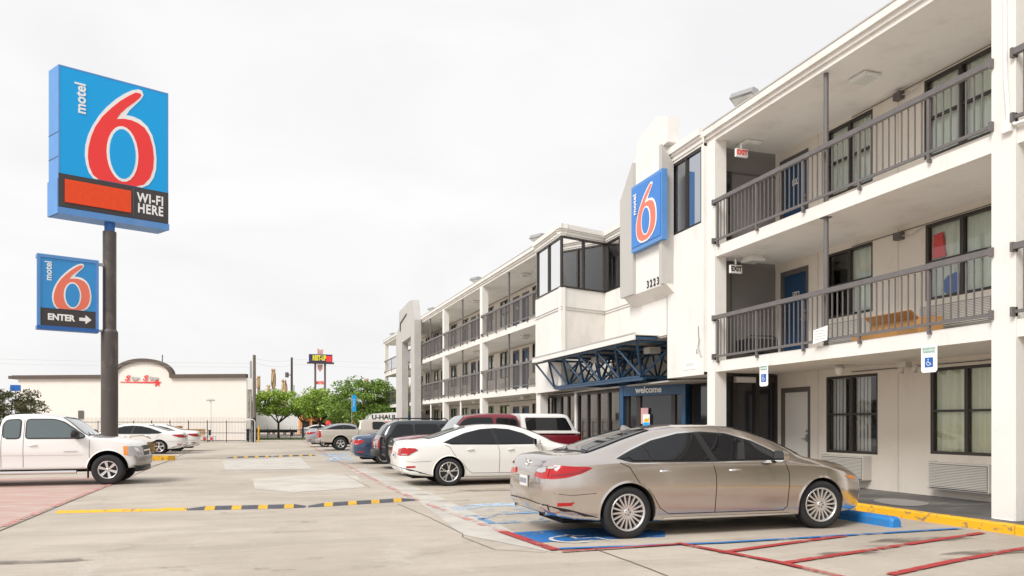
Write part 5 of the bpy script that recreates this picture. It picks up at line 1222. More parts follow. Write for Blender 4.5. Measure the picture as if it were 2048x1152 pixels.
#lex
lex, _ = sedan('champagne bronze sedan parked nearest the camera in the blue marked bay', (4.29, 8.46 + .915 - .02, 0), 0, 1., 'p_bronze', xs=1.057, hi=.985, spokes=(18, 'fine'), steer=-.14, rear=-1.02, front=3.74)
def truck(label, loc, rz, sc, pm, wb=3.6, cb=2.45, wt=.95, wbs=.35, rear=-1.2, ov=.98, hw=.98, group='parked cars in the lot', doors='crew', shellm=None, lower=None, guard=False, cat='pickup truck', steps=False, suv=False, roofz=1.88, spokes=(6, 'six'), glass='carglass', badge=False):
    t = thing('pickup_truck' if not suv else 'parked_car', loc, label, cat, group, rz, sc); f_ = wb + ov; C0 = wb - cb; A1 = wb - wt; A0 = wb - wbs; bz = 1.24
    W = curve([(rear, hw * .88), (rear + .06, hw * .96), (rear + .2, hw), (C0, hw), (wb, hw), (f_ - .35, hw * .97), (f_ - .1, hw * .88), (f_, hw * .72)])
    if suv: top = [(rear, .95), (rear + .05, 1.06), (rear + .22, 1.33), (rear + .48, roofz - .09), (rear + .72, roofz - .02), (C0 + .4, roofz), (A1 - .3, roofz - .005), (A1, roofz - .06), (A0, 1.16), (A0 + .1, 1.12), (wb, 1.09), (f_ - .25, 1.0), (f_ - .06, .88), (f_, .72)]
    else: top = [(rear, bz - .06), (rear + .03, bz), (C0 - .07, bz), (C0 - .035, bz + .02), (C0 + .0, roofz - .32), (C0 + .10, roofz - .06), (C0 + .3, roofz - .01), ((C0 + A1) / 2, roofz), (A1, roofz - .075), (A0, 1.30), (A0 + .12, 1.265), (wb, 1.245), (f_ - .25, 1.16), (f_ - .06, 1.06), (f_, .92)]
    BL = 1.22 if not suv else 1.06
    TOP = curve(top); BELT = curve([(rear, BL - .06), (rear + .4, BL - .03), (A0, BL), (f_ - .4, BL - .10), (f_, BL - .38)])
    WT = curve([(rear, hw * .86), (C0 - .08, hw * .90), (C0, hw * .80), (C0 + .15, hw * .77), (A1, hw * .76), (A0, hw * .83), (wb, hw * .85), (f_, hw * .60)]) if not suv else curve([(rear, hw * .76), (rear + .5, hw * .76), (A1, hw * .74), (A0, hw * .83), (wb, hw * .84), (f_, hw * .6)])
    ZB = curve([(rear, .55), (rear + .3, .48), (.8, .42), (wb - .8, .42), (f_ - .4, .42), (f_, .46)])
    sh = Shell(rear, f_, W, TOP, BELT, WT, ZB, flare=.975, crown=.015, step=.04, tuck=.955, boxy=True); r = .40 if not suv else .37
    sh.cut([(0, r + .02, r + .09), (wb, r + .02, r + .09)], pm, 'body', t); arch_lip(sh, t, 0, r + .02, r + .09, pm, .035, .016); arch_lip(sh, t, wb, r + .02, r + .09, pm, .035, .016)
    zt = roofz - .155; zb = BL + .03; fr = (A1 + .02 + (A0 - A1) * .25, zt - .06)
    mid = C0 + (A1 - C0) * (.42 if doors == 'ext' else .5)
    wins = [[(mid + .06, zt), (A1 - .12, zt), (A1 + .10, zt - .07), (A0 - .10, zb + .02), (A0 - .18, zb), (mid + .06, zb)]]
    if doors != 'reg': wins.append([(C0 + .18, zt - .02), (mid - .09, zt - .0), (mid - .09, zb), (C0 + .16, zb), (C0 + .12, zb + .06), (C0 + .12, zt - .10)])
    if suv: wins = [[(mid + .30, zt), (A1 - .12, zt), (A1 + .10, zt - .07), (A0 - .12, zb), (mid + .34, zb)], [(mid - .58, zt), (mid + .22, zt), (mid + .26, zb), (mid - .38, zb), (mid - .56, zb + .12)], [(rear + .66, zt), (mid - .68, zt), (mid - .64, zb + .04), (rear + .40, zb + .04)]]
    for sg in (1, -1):
        for q in wins:
            mb = MB(); q2 = rcorn(q, .07); sh.side(mb, inset(q2, -.03), 'black', sg, .006, .05); sh.side(mb, q2, glass, sg, .013, .05); mb.build('side_window', t, local=True)
        mb = MB(); sl = .50
        for x in ([C0 + .08, mid, A0 + .02] if doors != 'reg' else [mid, A0]) if not suv else (mid - .6, mid + .28, A0 + .02): sh.sline(mb, [(x, zt if x < A1 else zb), (x, sl)], .010, 'seam', sg)
        sh.sline(mb, [(.58, .80), (wb - .58, .80)], .008, 'ltgrey' if pm in ('p_white', 'p_tan') else 'seam', sg, .005)
        if not suv: sh.sline(mb, [(C0 - .05, bz - .03), (C0 - .05, .48)], .022, 'seam', sg)
        mb.build('door_seam', t, local=True)
        mb = MB(); zf = 1.02 if not suv else .92
        sh.side(mb, [(f_ - .32, zf), (f_ - .02, zf - .02), (f_ + .0, zf - .26), (f_ - .30, zf - .25)], 'clearlens', sg, .012, .04); sh.side(mb, [(f_ - .42, zf + .0), (f_ - .32, zf + .0), (f_ - .30, zf - .25), (f_ - .40, zf - .22)], 'amber', sg, .013, .04)
        sh.end(mb, [(sg * .52, zf - .26), (sg * .52, zf - .02), (sg * hw * .72, zf - .02), (sg * hw * .72, zf - .26)], 'clearlens', True, .012, .05); mb.build('headlight', t, local=True)
        mb = MB(); zr = bz - .08 if not suv else 1.12
        sh.side(mb, [(rear + .01, zr - .40), (rear + .01, zr), (rear + .12, zr), (rear + .15, zr - .3), (rear + .09, zr - .40)], 'redlens', sg, .012, .04); sh.end(mb, [(sg * hw * .74, zr - .40), (sg * hw * .74, zr), (sg * hw * .87, zr), (sg * hw * .87, zr - .40)], 'redlens', False, .012, .04); mb.build('tail_light', t, local=True)
    handles(sh, t, [((mid + .12) if not suv else mid + .32, 1.06 if not suv else .98)] + ([(C0 + .25, 1.06)] if doors == 'crew' and not suv else []), 'chrome' if pm != 'p_white' else pm, .19)
    mirror(sh, t, A0 - .28, BL + .08, 'black', 1.35)
    q = [(A1 + .08, -.66), (A1 + .02, 0), (A1 + .08, .66), (A0 - .04, .78), (A0 + .03, 0), (A0 - .04, -.78)]
    mb = MB(); sh.top(mb, inset(q, -.02), 'black', .006, .05); sh.top(mb, q, glass if glass != 'carglass' else 'carglass2', .013, .05); mb.build('windscreen', t, local=True)
    mb = MB(); mb.tube([(A0 - .02, -.2, 1.33 if not suv else 1.17), (A0 - .25, .3, 1.46 if not suv else 1.3)], .012, 'black', 6); mb.tube([(A0 - .02, -.65, 1.33 if not suv else 1.17), (A0 - .20, -.25, 1.43 if not suv else 1.28)], .012, 'black', 6); mb.build('wiper', t, local=True)
    if suv:
        q = [(-.62, 1.18), (-.58, roofz - .16), (.58, roofz - .16), (.62, 1.18)]; mb = MB(); sh.end(mb, q, 'carglass', False, .014, .05); mb.build('rear_window', t, local=True)
        for sg in (1, -1):
            mb = MB(); mb.tube([(rear + .7, sg * .60, roofz + .0), (rear + .78, sg * .60, roofz + .07), (A1 - .35, sg * .60, roofz + .07), (A1 - .25, sg * .60, roofz - .01)], .018, 'black', 8); mb.build('roof_rail', t, local=True)
    elif not shellm:
        mb = MB(); h = bz + .006; sh.top(mb, [(rear + .08, -hw * .80), (C0 - .10, -hw * .80), (C0 - .10, hw * .80), (rear + .08, hw * .80)], 'well', .008, .12); mb.build('bed_shade_sheet', t, local=True)  # dark sheet on the closed top, painted as an open bed's shade
        q = [(-.60, 1.36), (-.56, roofz - .14), (.56, roofz - .14), (.60, 1.36)]; mb = MB(); sh.end(mb, q, 'carglass', False, .012, .05); mb.build('rear_window', t, local=True)
    bm_ = 'bumpersilver' if not suv else 'black'
    mb = MB()
    def bumper(x, s_, z0, z1, m):
        y_ = hw * .99; pts = [(x, -y_), (x + s_ * .10, -y_ * .92), (x + s_ * .17, -y_ * .5), (x + s_ * .18, 0), (x + s_ * .17, y_ * .5), (x + s_ * .10, y_ * .92), (x, y_)]; b = MB()
        vs = [(a, c_, z) for a, c_ in pts for z in (z0, z0 + .03, z1 - .04, z1)]; vs = [(a - (s_ * .03 if z in (z0, z1) else 0), c_, z) for a, c_, z in vs]
        fs = [(i * 4 + j, i * 4 + 4 + j, i * 4 + 5 + j, i * 4 + 1 + j) for i in range(6) for j in range(3)]; b.add(vs, fs, m, True)
        b.add([(a - s_ * .14, c_ * .97, z) for a, c_ in pts for z in (z0, z1)] + [v for v in vs if v[2] in (z0, z1)], [(i * 2, i * 2 + 2, 14 + i * 2 + 2, 14 + i * 2) for i in range(6)] + [(i * 2 + 1, i * 2 + 3, 14 + i * 2 + 3, 14 + i * 2 + 1) for i in range(6)], m); return b
    bumper(f_ - .08, 1, .50, .76, bm_).build('front_bumper', t, local=True); bumper(rear + .06, -1, .46, .68, bm_).build('rear_bumper', t, local=True)
    b = bumper(f_ - .12, 1, .34, .50, 'black'); b.build('air_dam', t, local=True)
    mb = MB(); zf = 1.0 if not suv else .9; sh.end(mb, [(-.50, zf - .26), (-.50, zf + .02), (.50, zf + .02), (.50, zf - .26)], 'black', True, .014, .06); sh.end(mb, [(-.50, zf - .13), (-.50, zf - .09), (.50, zf - .09), (.50, zf - .13)], 'chrome', True, .022, .06); mb.build('grille', t, local=True)
    if steps:
        for sg in (1, -1): mb = MB(); mb.tube([(.75, sg * (hw + .02), .36), (wb - .72, sg * (hw + .02), .36)], .045, 'chrome', 12); mb.build('step_bar', t, local=True)
        for x in (.0, wb):
            for sg in (1, -1): mb = MB(); mb.box(x - .52, x - .50, sg * hw * .80 if sg < 0 else hw * .66, sg * hw * .66 if sg < 0 else hw * .80, .18, .56, 'black'); mb.build('mud_flap', t, local=True)
    if shellm:
        b0, b1 = rear + .05, C0 - .03
        TP = curve([(b0, bz + .06), (b0 + .16, bz + .30), (b0 + .40, roofz - .03), (b0 + .6, roofz), (b1 - .1, roofz), (b1, roofz - .02)])
        s2 = Shell(b0, b1, curve([(b0, hw * .96), (b1, hw * .985)]), TP, curve([(b0, bz + .04), (b1, bz + .05)]), curve([(b0, hw * .80), (b1, hw * .80)]), curve([(b0, bz + .006), (b1, bz + .006)]), flare=.99, crown=.02, tuck=.99, boxy=True)
        o = bpy.data.objects.new('camper_shell', s2.me); C.objects.link(o); o.parent = t; s2.me.materials.append(M[shellm])
        for p in s2.me.polygons: p.use_smooth = True
        s2.me.set_sharp_from_angle(angle=R(38))
        for sg in (1, -1):
            mb = MB(); s2.side(mb, rcorn([(b0 + .26, bz + .13), (b0 + .46, roofz - .13), (b1 - .12, roofz - .13), (b1 - .16, bz + .13)], .07), 'carglass', sg, .012, .06); mb.build('side_window', o, local=True)
        mb = MB(); s2.end(mb, [(-.6, bz + .15), (-.55, roofz - .2), (.55, roofz - .2), (.6, bz + .15)], 'carglass', False, .012, .06); mb.build('rear_window', o, local=True)
    if guard:
        mb = MB(); x = f_ + .14
        for sg in (1, -1):
            mb.prism([(x - .05, .42), (x + .08, .42), (x + .16, .62), (x + .14, 1.12), (x + .02, 1.26), (x - .02, 1.20), (x + .05, 1.08), (x + .05, .66)], lambda u, v: (u, sg * .62, v), lambda u, v: (u, sg * .66, v), 'black')
            mb.tube([(x - .02, sg * .64, 1.16), (x - .03, sg * .92, 1.08), (x - .10, sg * 1.0, .95), (x - .12, sg * 1.0, .70), (x - .05, sg * .80, .56)], .026, 'black', 8)
        for z in (.62, .86, 1.18): mb.tube([(x + .08, -.62, z), (x + .08, .62, z)], .026, 'black', 8)
        mb.build('grille_guard', t, local=True)
    if badge:
        for sg in (1, -1): mb = MB(); sh.sline(mb, [(wb - 1.02, .895), (wb - .70, .897)], .022, 'ltgrey', sg, .012); mb.build('badge', t, local=True)
    plate(sh, t, False, .60 if not suv else .80)
    for x in (0, wb):
        for sg in (1, -1): wheel(t, x, sg * (hw - .14), r, .27, r * .58, spokes[0], spokes[1], 0, sg)
    underbody(t, rear + .4, f_ - .5, .5, .34, .7)
    return t, sh

# near right row
sedan('white four door sedan parked behind the bronze sedan', (3.94, 16.93 + .84, 0), 0, .985, 'p_pearl', xs=1.03, tail='block', spokes=(5, 'twin'), chrome=False, rear=-1.12, front=3.82)
truck('maroon crew cab pickup with a white camper shell and a black grille guard', (7.55, 20.05 + .92, 0), PI, .92, 'p_maroon', wb=3.72, cb=2.9, wt=1.2, wbs=.62, rear=-1.22, ov=.98, doors='crew', shellm='p_white', guard=True, roofz=1.90)
truck('dark slate sport utility vehicle parked tail out beside the maroon pickup', (4.10, 24.3, 0), 0, .92, 'p_green', wb=2.72, cb=2.72, wt=.95, wbs=.45, rear=-.98, ov=.85, hw=.92, suv=True, cat='car', roofz=1.70, doors='crew', spokes=(5, 'five'))
sedan('navy sedan with only its rear corner showing left of the dark SUV', (3.86, 27.6, 0), 0, .96, 'p_navy', tail='block', spokes=(5, 'five'), chrome=False)
truck('pale gold pickup truck parked tail out far down the right row', (3.54, 40.85 + .9, 0), 0, .92, 'p_tan', wb=3.55, cb=2.45, wt=.98, wbs=.45, rear=-1.24, ov=.95, doors='reg', roofz=1.82, spokes=(5, 'five'))
sedan('silver sedan half hidden behind the pale gold pickup', (3.15, 48.0, 0), 0, 1., 'p_silver', tail='wrap', spokes=(5, 'five'), chrome=False)
# left side
truck('large white extended cab pickup at the left edge of the lot', (-3.70 - 3.62 * .9, 19.71 + .87, 0), 0, .9, 'p_white', wb=3.62, cb=2.50, wt=1.15, wbs=.45, rear=-1.3, ov=.78, doors='ext', steps=True, roofz=1.87, badge=True, glass='carglass2')
sedan('white sedan parked tail out beyond the sign pole', (-5.12, 38.98 + .85, 0), PI, .99, 'p_white', xs=1.02, tail='wrap', spokes=(5, 'five'), chrome=True)
sedan('second white sedan showing only its tail past the first white sedan', (-4.75, 42.9, 0), PI, .99, 'p_silver' if False else 'p_pearl', tail='wrap', spokes=(5, 'five'), chrome=True)
x_, y_ = D(597, 88); sedan('small white sedan far off beyond the low fence', (x_ + 1.2, y_, 0), .0, .9, 'p_white', tail='block', spokes=(5, 'five'), chrome=False)
# white box truck with lettering
bx, by = D(738, 56)
t = thing('box_truck', (bx + 2, by, 0), 'white rental box truck with black lettering over an orange red band', 'truck', 'parked cars in the lot')
mb = MB(); bz1, bz0 = 2.20, .95
mb.prism(smoothpoly([(bx - .1, bz0), (bx + 5.2, bz0), (bx + 5.2, bz1 + .1), (bx + .4, bz1 + .1), (bx - .1, bz1 - .3)], 1), lambda u, v: (u, by, v), lambda u, v: (u, by + 2.2, v), 'p_white'); bo = mb.build('cargo_box', t)
mb = MB(); text_mb(mb, 'U-HAUL', .48, 'black', frame_T((bx + 1.15, by - .012, 1.93), (1, 0, 0), (0, 0, 1)), .01, sx=1.1, bold=.012); mb.build('lettering', bo)
mb = MB(); mb.prism([(bx + .45, 1.62), (bx + 2.6, 1.62), (bx + 2.6, 1.0), (bx + 1.3, 1.0)], lambda u, v: (u, by - .012, v), lambda u, v: (u, by, v), 'led'); mb.prism([(bx + 2.7, 1.2), (bx + 3.6, 1.3), (bx + 3.8, 2.0), (bx + 3.1, 2.1), (bx + 2.7, 1.8)], lambda u, v: (u, by - .012, v), lambda u, v: (u, by, v), 'signblue'); mb.build('stripe', bo)
mb = MB(); mb.prism([(bx + 5.25, .5), (bx + 7.2, .5), (bx + 7.2, 1.1), (bx + 6.6, 1.3), (bx + 6.2, 2.0), (bx + 5.25, 2.05)], lambda u, v: (u, by + .1, v), lambda u, v: (u, by + 2.1, v), 'p_white'); mb.build('cab', t)
mb = MB(); mb.box(bx, bx + 5.2, by + .2, by + 2., .6, .95, 'black'); mb.build('chassis', t)
for x in (bx + 1.2, bx + 6.3):
    for y in (by + .25, by + 1.95): wheel(t, x, y, .38, .25, .22, 5, 'five', 0, 1 if y > by + 1 else -1)
# long white trailer behind the trees
tx, ty = D(512, 84); t = thing('box_trailer', (tx + 2.2, ty, 0), 'long plain white trailer parked behind the green tree near the utility pole', 'trailer')
mb = MB(); mb.prism(smoothpoly([(tx, .72), (tx + 4.6, .72), (tx + 4.62, 2.2), (tx + 4.3, 2.72), (tx, 2.72)], 0), lambda u, v: (u, ty - .06 * (u - tx), v), lambda u, v: (u, ty + 2.4, v), 'grime'); mb.build('cargo_box', t)
mb = MB(); mb.box(tx - 1, tx + 4.5, ty, ty + 2.2, .42, .71, 'black'); mb.build('chassis', t)
for x in (tx + .9, tx + 3.9): wheel(t, x, ty + .2, .42, .25, .24, 5, 'five', 0, -1); wheel(t, x, ty + 2.0, .42, .25, .24, 5, 'five', 0, 1)
# ------------------------------------------------------------------ trees, palms, poles and the far side of the lot
def rotated(v, q): return q @ v
def leaves(mb, centers, n_, size, m, flat=.6, seed=0):
    rnd = random.Random(seed)
    for (c_, r) in centers:
        c_ = Vector(c_)
        for i in range(n_):
            while True:
                p = Vector((rnd.uniform(-1, 1), rnd.uniform(-1, 1), rnd.uniform(-1, 1)))
                if p.length < 1: break
            p = p * (.35 + .65 * p.length ** .3) if p.length else p
            q = c_ + Vector((p.x * r[0], p.y * r[1], p.z * r[2])); s_ = size * rnd.uniform(.5, 1.35)
            a = Vector((rnd.gauss(0, 1), rnd.gauss(0, 1), rnd.gauss(0, flat))).normalized(); b = a.cross(Vector((rnd.gauss(0, 1), rnd.gauss(0, 1), rnd.gauss(0, 1)))).normalized()
            mb.add([q - a * s_, q + b * s_ * .42, q + a * s_, q - b * s_ * .42], [(0, 1, 2, 3)], m)
def tree(x, y, h, w, label, leaf='leaf_a', tr=.13, th=1.4, seed=1, size=.11, n_=95, blobs=46, lean=0, group='green trees beyond the lot', low=.36, dy=.8):
    rnd = random.Random(seed); t = thing('tree', (x, y, 0), label, 'tree', group); cb = MB()
    mb = MB(); fork = Vector((x + lean, y, th)); mb.tube([(x, y, 0), (x + lean * .4, y, th * .5), fork], [tr, tr * .85, tr * .75], 'bark', 8)
    cs = []; tips = []
    for k in range(7):
        a = 2 * PI * k / 7 + rnd.uniform(-.3, .3); R_ = w * rnd.uniform(.22, .40); top = Vector((x + R_ * cos(a), y + R_ * sin(a) * dy, h * rnd.uniform(.62, .86)))
        m_ = fork.lerp(top, .5) + Vector((cos(a), sin(a) * dy, 0)) * w * .06; mb.tube([fork, m_, top], [tr * .55, tr * .35, tr * .12], 'bark', 6)
        for j in range(2): e = top + Vector((rnd.uniform(-1, 1), rnd.uniform(-1, 1), rnd.uniform(-.1, .6))) * w * .14; mb.tube([m_.lerp(top, .4), e], [tr * .2, tr * .07], 'bark', 5)
    mb.build('trunk', t)
    for k in range(blobs):
        a = rnd.uniform(0, 2 * PI); rr = math.sqrt(rnd.random()) * w * .5; zc = h * (low + (1 - low) * .42); hz = h * (1 - low) * .5
        el = rnd.uniform(-1, 1); rad = math.sqrt(max(0, 1 - el * el * .8)); s_ = rnd.uniform(.075, .17) * w
        c_ = (x + lean + rr * cos(a) * rad, y + rr * sin(a) * dy * rad, zc + el * hz + rnd.uniform(-.1, .1))
        cs.append((c_, (s_ * rnd.uniform(.8, 1.3), s_, s_ * rnd.uniform(.45, .75))))
    leaves(cb, cs, n_, size, leaf, .7, seed); cb.build('crown', t)
    return t
x, y = D(557, 74); tree(x, y, 4.8, 5.4, 'bright green tree with a forked trunk before the white trailer', 'leaf_a', .13, 1.5, 3, .13, 130, 62, low=.56)
x, y = D(640, 72); tree(x, y, 4.7, 5.0, 'green tree standing under the twin posted motel sign', 'leaf_a', .14, 1.5, 5, .13, 120, 60, low=.50)
x, y = D(606, 78); tree(x, y, 4.1, 3.6, 'small green tree between the forked tree and the tree under the sign', 'leaf_b', .1, 1.5, 12, .13, 90, 40, low=.55)
x, y = D(725, 64); tree(x, y, 5.2, 6.2, 'widest green tree behind the blue feather banner', 'leaf_b', .17, 1.5, 8, .13, 140, 80, low=.33)
x, y = D(776, 66); tree(x, y, 4.7, 4.5, 'green tree seen through the open end of the motel walkways', 'leaf_a', .12, 1.3, 9, .13, 100, 50, low=.25)
x, y = D(676, 82); tree(x, y, 4.0, 4.6, 'low dark green tree between the posted sign tree and the widest tree', 'leaf_b', .12, 1.2, 19, .13, 95, 44, low=.45)
x, y = D(497, 84); tree(x, y, 4.6, 3.2, 'narrow green tree squeezed behind the utility pole', 'leaf_b', .1, 1.3, 21, .12, 80, 34, low=.3)
x, y = D(12, 30); tree(x, y, 2.95, 2.7, 'olive brown tree at the left edge behind the white pickup', 'leaf_d', .09, .8, 15, .06, 190, 46, low=.28, group='trees')
for i, (px, Z, h, w_) in enumerate(((835, 90, 6.5, 7), (885, 100, 7, 8))):
    x, y = D(px, Z); tree(x, y, h, w_, ('green tree hidden mostly behind the far motel bays', 'distant green tree behind the middle motel bays')[i], 'leaf_b', .15, 1.5, 31 + i, .15, 90, 40)

def palm(px, Z, ztop, cr, label, seed, crown=True):
    x, y = D(px, Z); rnd = random.Random(seed); t = thing('dead_palm', (x, y, 0), label, 'palm', 'dry palms beyond the trees')
    mb = MB(); mb.tube([(x, y, 0), (x + .1, y, ztop * .5), (x, y, ztop - cr * 1.2)], [.20, .16, .14], 'palmtrunk', 8); mb.build('trunk', t)
    mb = MB()
    for k in range(70):
        a = rnd.uniform(0, 2 * PI); s0 = rnd.uniform(0, 1); z0 = ztop - cr * .3 - s0 * cr * 1.4; L = cr * rnd.uniform(.9, 1.5); o = cr * (.10 + .24 * rnd.random()) * (1 if s0 < .5 else .9)
        p0 = Vector((x, y, z0 + .3 * cr)); p1 = Vector((x + o * cos(a) * .8, y + o * sin(a) * .8, z0)); p2 = Vector((x + o * cos(a), y + o * sin(a), z0 - L)); wv = Vector((-sin(a), cos(a), 0)) * .13
        mb.add([p0, p1 + wv, p2 + wv * .3, p2 - wv * .3, p1 - wv], [(0, 1, 2, 3, 4)], 'deadfrond')
    for k in range(9): a = rnd.uniform(0, 2 * PI); mb.add([Vector((x, y, ztop - .5 * cr)), Vector((x + .2 * cr * cos(a), y + .2 * cr * sin(a), ztop + .1 * cr)), Vector((x + .35 * cr * cos(a), y + .35 * cr * sin(a), ztop - .2))], [(0, 1, 2)], 'deadfrond')
    mb.build('fronds', t)
for i, a in enumerate(((517, 95, DZ(752, 95), .8, 'thin dry palm just right of the utility pole'), (537, 100, DZ(770, 100), .8, 'shortest dry palm, second to the right of the utility pole'), (547, 100, DZ(738, 100), 1., 'tallest dry palm with a pointed brown crown'),
                      (569, 95, DZ(760, 95), 1.25, 'bushy dry palm left of the dark timber pole'), (733, 90, DZ(757, 90), .9, 'dry palm top poking over the widest tree'), (811, 80, DZ(722, 80), 1.3, 'dry palm seen through the far walkway opening'), (498, 90, DZ(776, 90), 1.0, 'dry palm half hidden at the corner of the pale building'))):
    palm(*a, seed=40 + i)

def upole(px, Z, py, r, label, arms=(), mt='wood'):
    x, y = D(px, Z); zt = DZ(py, Z); t = thing('utility_pole', (x, y, 0), label, 'utility pole', 'timber utility poles'); mb = MB(); mb.tube([(x, y, 0), (x, y, zt)], [r, r * .75], mt, 12); mb.build('pole', t)
    for (z, L) in arms: mb = MB(); mb.box(x - L / 2, x + L / 2, y - .06, y + .06, z, z + .12, mt); 
    if arms: mb.build('crossarm', t)
    return x, y, zt, t
x1, y1, z1, t = upole(508.5, 57.5, 710, .15, 'nearest weathered timber pole at the corner of the fence')
mb = MB(); mb.box(x1 - .12, x1 + .13, y1 - .24, y1 - .12, 0, 1.9, 'black'); mb.build('meter_box', t); mb = MB(); mb.tube([(x1 + .32, y1 - .2, 0), (x1 + .32, y1 - .2, 1.25)], .07, 'yellow', 10); tag(mb.build('bollard'), 'thin yellow bollard at the foot of the nearest timber pole', 'bollard')
x2, y2, z2, t2_ = upole(501.5, 60, 722, .10, 'thinner green grey pole just left of the nearest timber pole', mt='steel')
mb = MB(); mb.box(x2 - .25, x2 + .1, y2 - .3, y2, 4.2, 5.1, 'whiteplastic'); mb.build('transformer', t2_); mb = MB(); mb.box(x2 - .3, x2 + .0, y2 - .3, y2, 1.0, 1.9, 'ac'); mb.build('meter_box', t2_)
x3, y3, z3, t = upole(583.5, 88, 715, .16, 'leaning dark timber pole with a small transformer', mt='bark')
mb = MB(); mb.tube([(x3 - .55, y3, DZ(755, 88)), (x3 - .55, y3, DZ(745, 88))], .22, 'trimgrey', 10); mb.box(x3 - .5, x3, y3 - .03, y3 + .03, DZ(751, 88), DZ(750, 88) + .05, 'trimgrey'); mb.build('transformer', t)
x4, y4, z4, t = upole(588, 100, 770, .08, 'slim pale pole right of the leaning dark timber pole')
for i, (a, b, dz) in enumerate((((x1, y1, z1 - .25), (x3, y3, z3 - .3), .2), ((x1, y1, z1 - .6), (x3, y3, z3 - .9), .25), ((x2, y2, z2 - .2), (-60, 75, 8.2), .5), ((x2, y2, z2 - .5), (-60, 75, 7.7), .5), ((x3, y3, z3 - .2), (60, 150, 15.5), .8), ((x3, y3, z3 - .8), (60, 150, 14.2), .8))):
    p, q = Vector(a), Vector(b); mb = MB(); mb.tube([p.lerp(q, k / 10) - Vector((0, 0, 4 * dz * (k / 10) * (1 - k / 10))) for k in range(11)], .007, 'ltgrey', 4); 
    tag(mb.build('overhead_wire'), ('upper overhead wire between the nearest and the leaning timber poles', 'lower overhead wire between the nearest and the leaning timber poles', 'upper overhead wire running left over the pale building', 'lower overhead wire running left over the pale building', 'upper overhead wire running right from the leaning pole', 'lower overhead wire running right from the leaning pole')[i], 'wire')

# pale building with arched brown cornice
L0 = Vector((*D(28, 66), 0)); L1 = Vector((*D(493, 64), 0)); dd = (L1 - L0).normalized(); BWd = (L1 - L0).length; bn = Vector((-dd.y, dd.x, 0)); H0 = 5.45
def bp(u, d_, z): return L0 + dd * u + bn * d_ + Vector((0, 0, z))
t = thing('store_building', tuple(bp(BWd / 2, 0, 0)), 'long pale peach store with a brown cornice rising into an arch', 'building')
ca = BWd * .563; ra = 2.58; ah = 1.42
arc = [(ca + ra * cos(a) , H0 + (ah) * sin(a) ** .85) for a in [PI * k / 24 for k in range(25)]]
mb = MB(); pl = [(.4, 0), (BWd, 0), (BWd, H0)] + [(u, max(H0, v)) for u, v in arc[1:-1]] + [(.4, H0)]
mb.prism(pl, lambda u, v: bp(u, 0, v), lambda u, v: bp(u, .4, v), 'stucco2')
q_ = bp(BWd, .4, 0); mb.prism([tuple(bp(.4, .4, 0))[:2], tuple(q_)[:2], D(485, 86), D(60, 86)], lambda u, v: (u, v, 0), lambda u, v: (u, v, H0 - .3), 'stucco2'); mb.build('wall', t)
mb = MB(); ch = .36
for (a, b) in ((0, ca - ra * .985), (ca + ra * .985, BWd + .05)): mb.prism([(a, 0), (b, 0), (b, .5), (a, .5)], lambda u, v: bp(u, v - .28, H0 - .03), lambda u, v: bp(u, v - .28, H0 + ch - .08), 'cornice')
mb.prism([(-.35, -.25), (0, -.27), (0, 24), (-.35, 24)], lambda u, v: bp(u, v, H0 - .03), lambda u, v: bp(u, v, H0 + ch - .12), 'cornice')
vo = []
for k in range(25):
    a = PI * k / 24; u, v = arc[k]; nx, nz = cos(a), sin(a); vo.append([bp(u - nx * .02, -.25, v - nz * .02), bp(u + nx * .27, -.25, v + nz * .27), bp(u + nx * .27, .3, v + nz * .27), bp(u - nx * .02, .3, v - nz * .02)])
mb.add([p for r in vo for p in r], [(i * 4 + j, i * 4 + (j + 1) % 4, i * 4 + 4 + (j + 1) % 4, i * 4 + 4 + j) for i in range(24) for j in range(4)], 'cornice'); mb.build('cornice', t)
mb = MB(); TTb = lambda u, z: frame_T(bp(u, -.08, z), dd, (0, 0, 1))
for (s_, u, sz, m) in (('S', ca - 1.45, .62, 'signred'), ('tar', ca - .72, .46, 'ltgrey'), ('S', ca + .20, .62, 'signred'), ('top', ca + .97, .46, 'ltgrey')):
    text_mb(mb, s_, sz, m, TTb(u, H0 - .03), .05, sx=1.25, shear=.35, bold=.02)
mb.build('lettering', t)
mb = MB(); mb.prism([(ca - 2.1, H0 - .38), (ca + 1.1, H0 - .46), (ca + 1.1, H0 - .34), (ca - 2.1, H0 - .33)], lambda u, v: bp(u, -.07, v), lambda u, v: bp(u, 0, v), 'signred')
st = [(ca + 1.32 + (.34 if k % 2 == 0 else .14) * sin(2 * PI * k / 10), H0 - .45 + (.34 if k % 2 == 0 else .14) * cos(2 * PI * k / 10)) for k in range(10)]
mb.prism(st, lambda u, v: bp(u, -.09, v), lambda u, v: bp(u, 0, v), 'signred'); mb.build('star_emblem', t)
mb = MB(); mb.box(*[0] * 6, 'trimgrey') if False else None
u = BWd * .285; vs = [bp(u + a, b, c_) for a in (0, .45) for b in (-.1, 0) for c_ in (1.9, 2.6)]; mb.add(vs, [(0, 1, 3, 2), (4, 6, 7, 5), (0, 4, 5, 1), (2, 3, 7, 6), (0, 2, 6, 4), (1, 5, 7, 3)], 'trimgrey'); mb.build('vent', t)
mb = MB(); u = ca; mb.tube([bp(u, 3, H0 + 1.5), bp(u, 3, H0 + 2.3)], .05, 'trimgrey', 6); mb.build('roof_pipe', t)
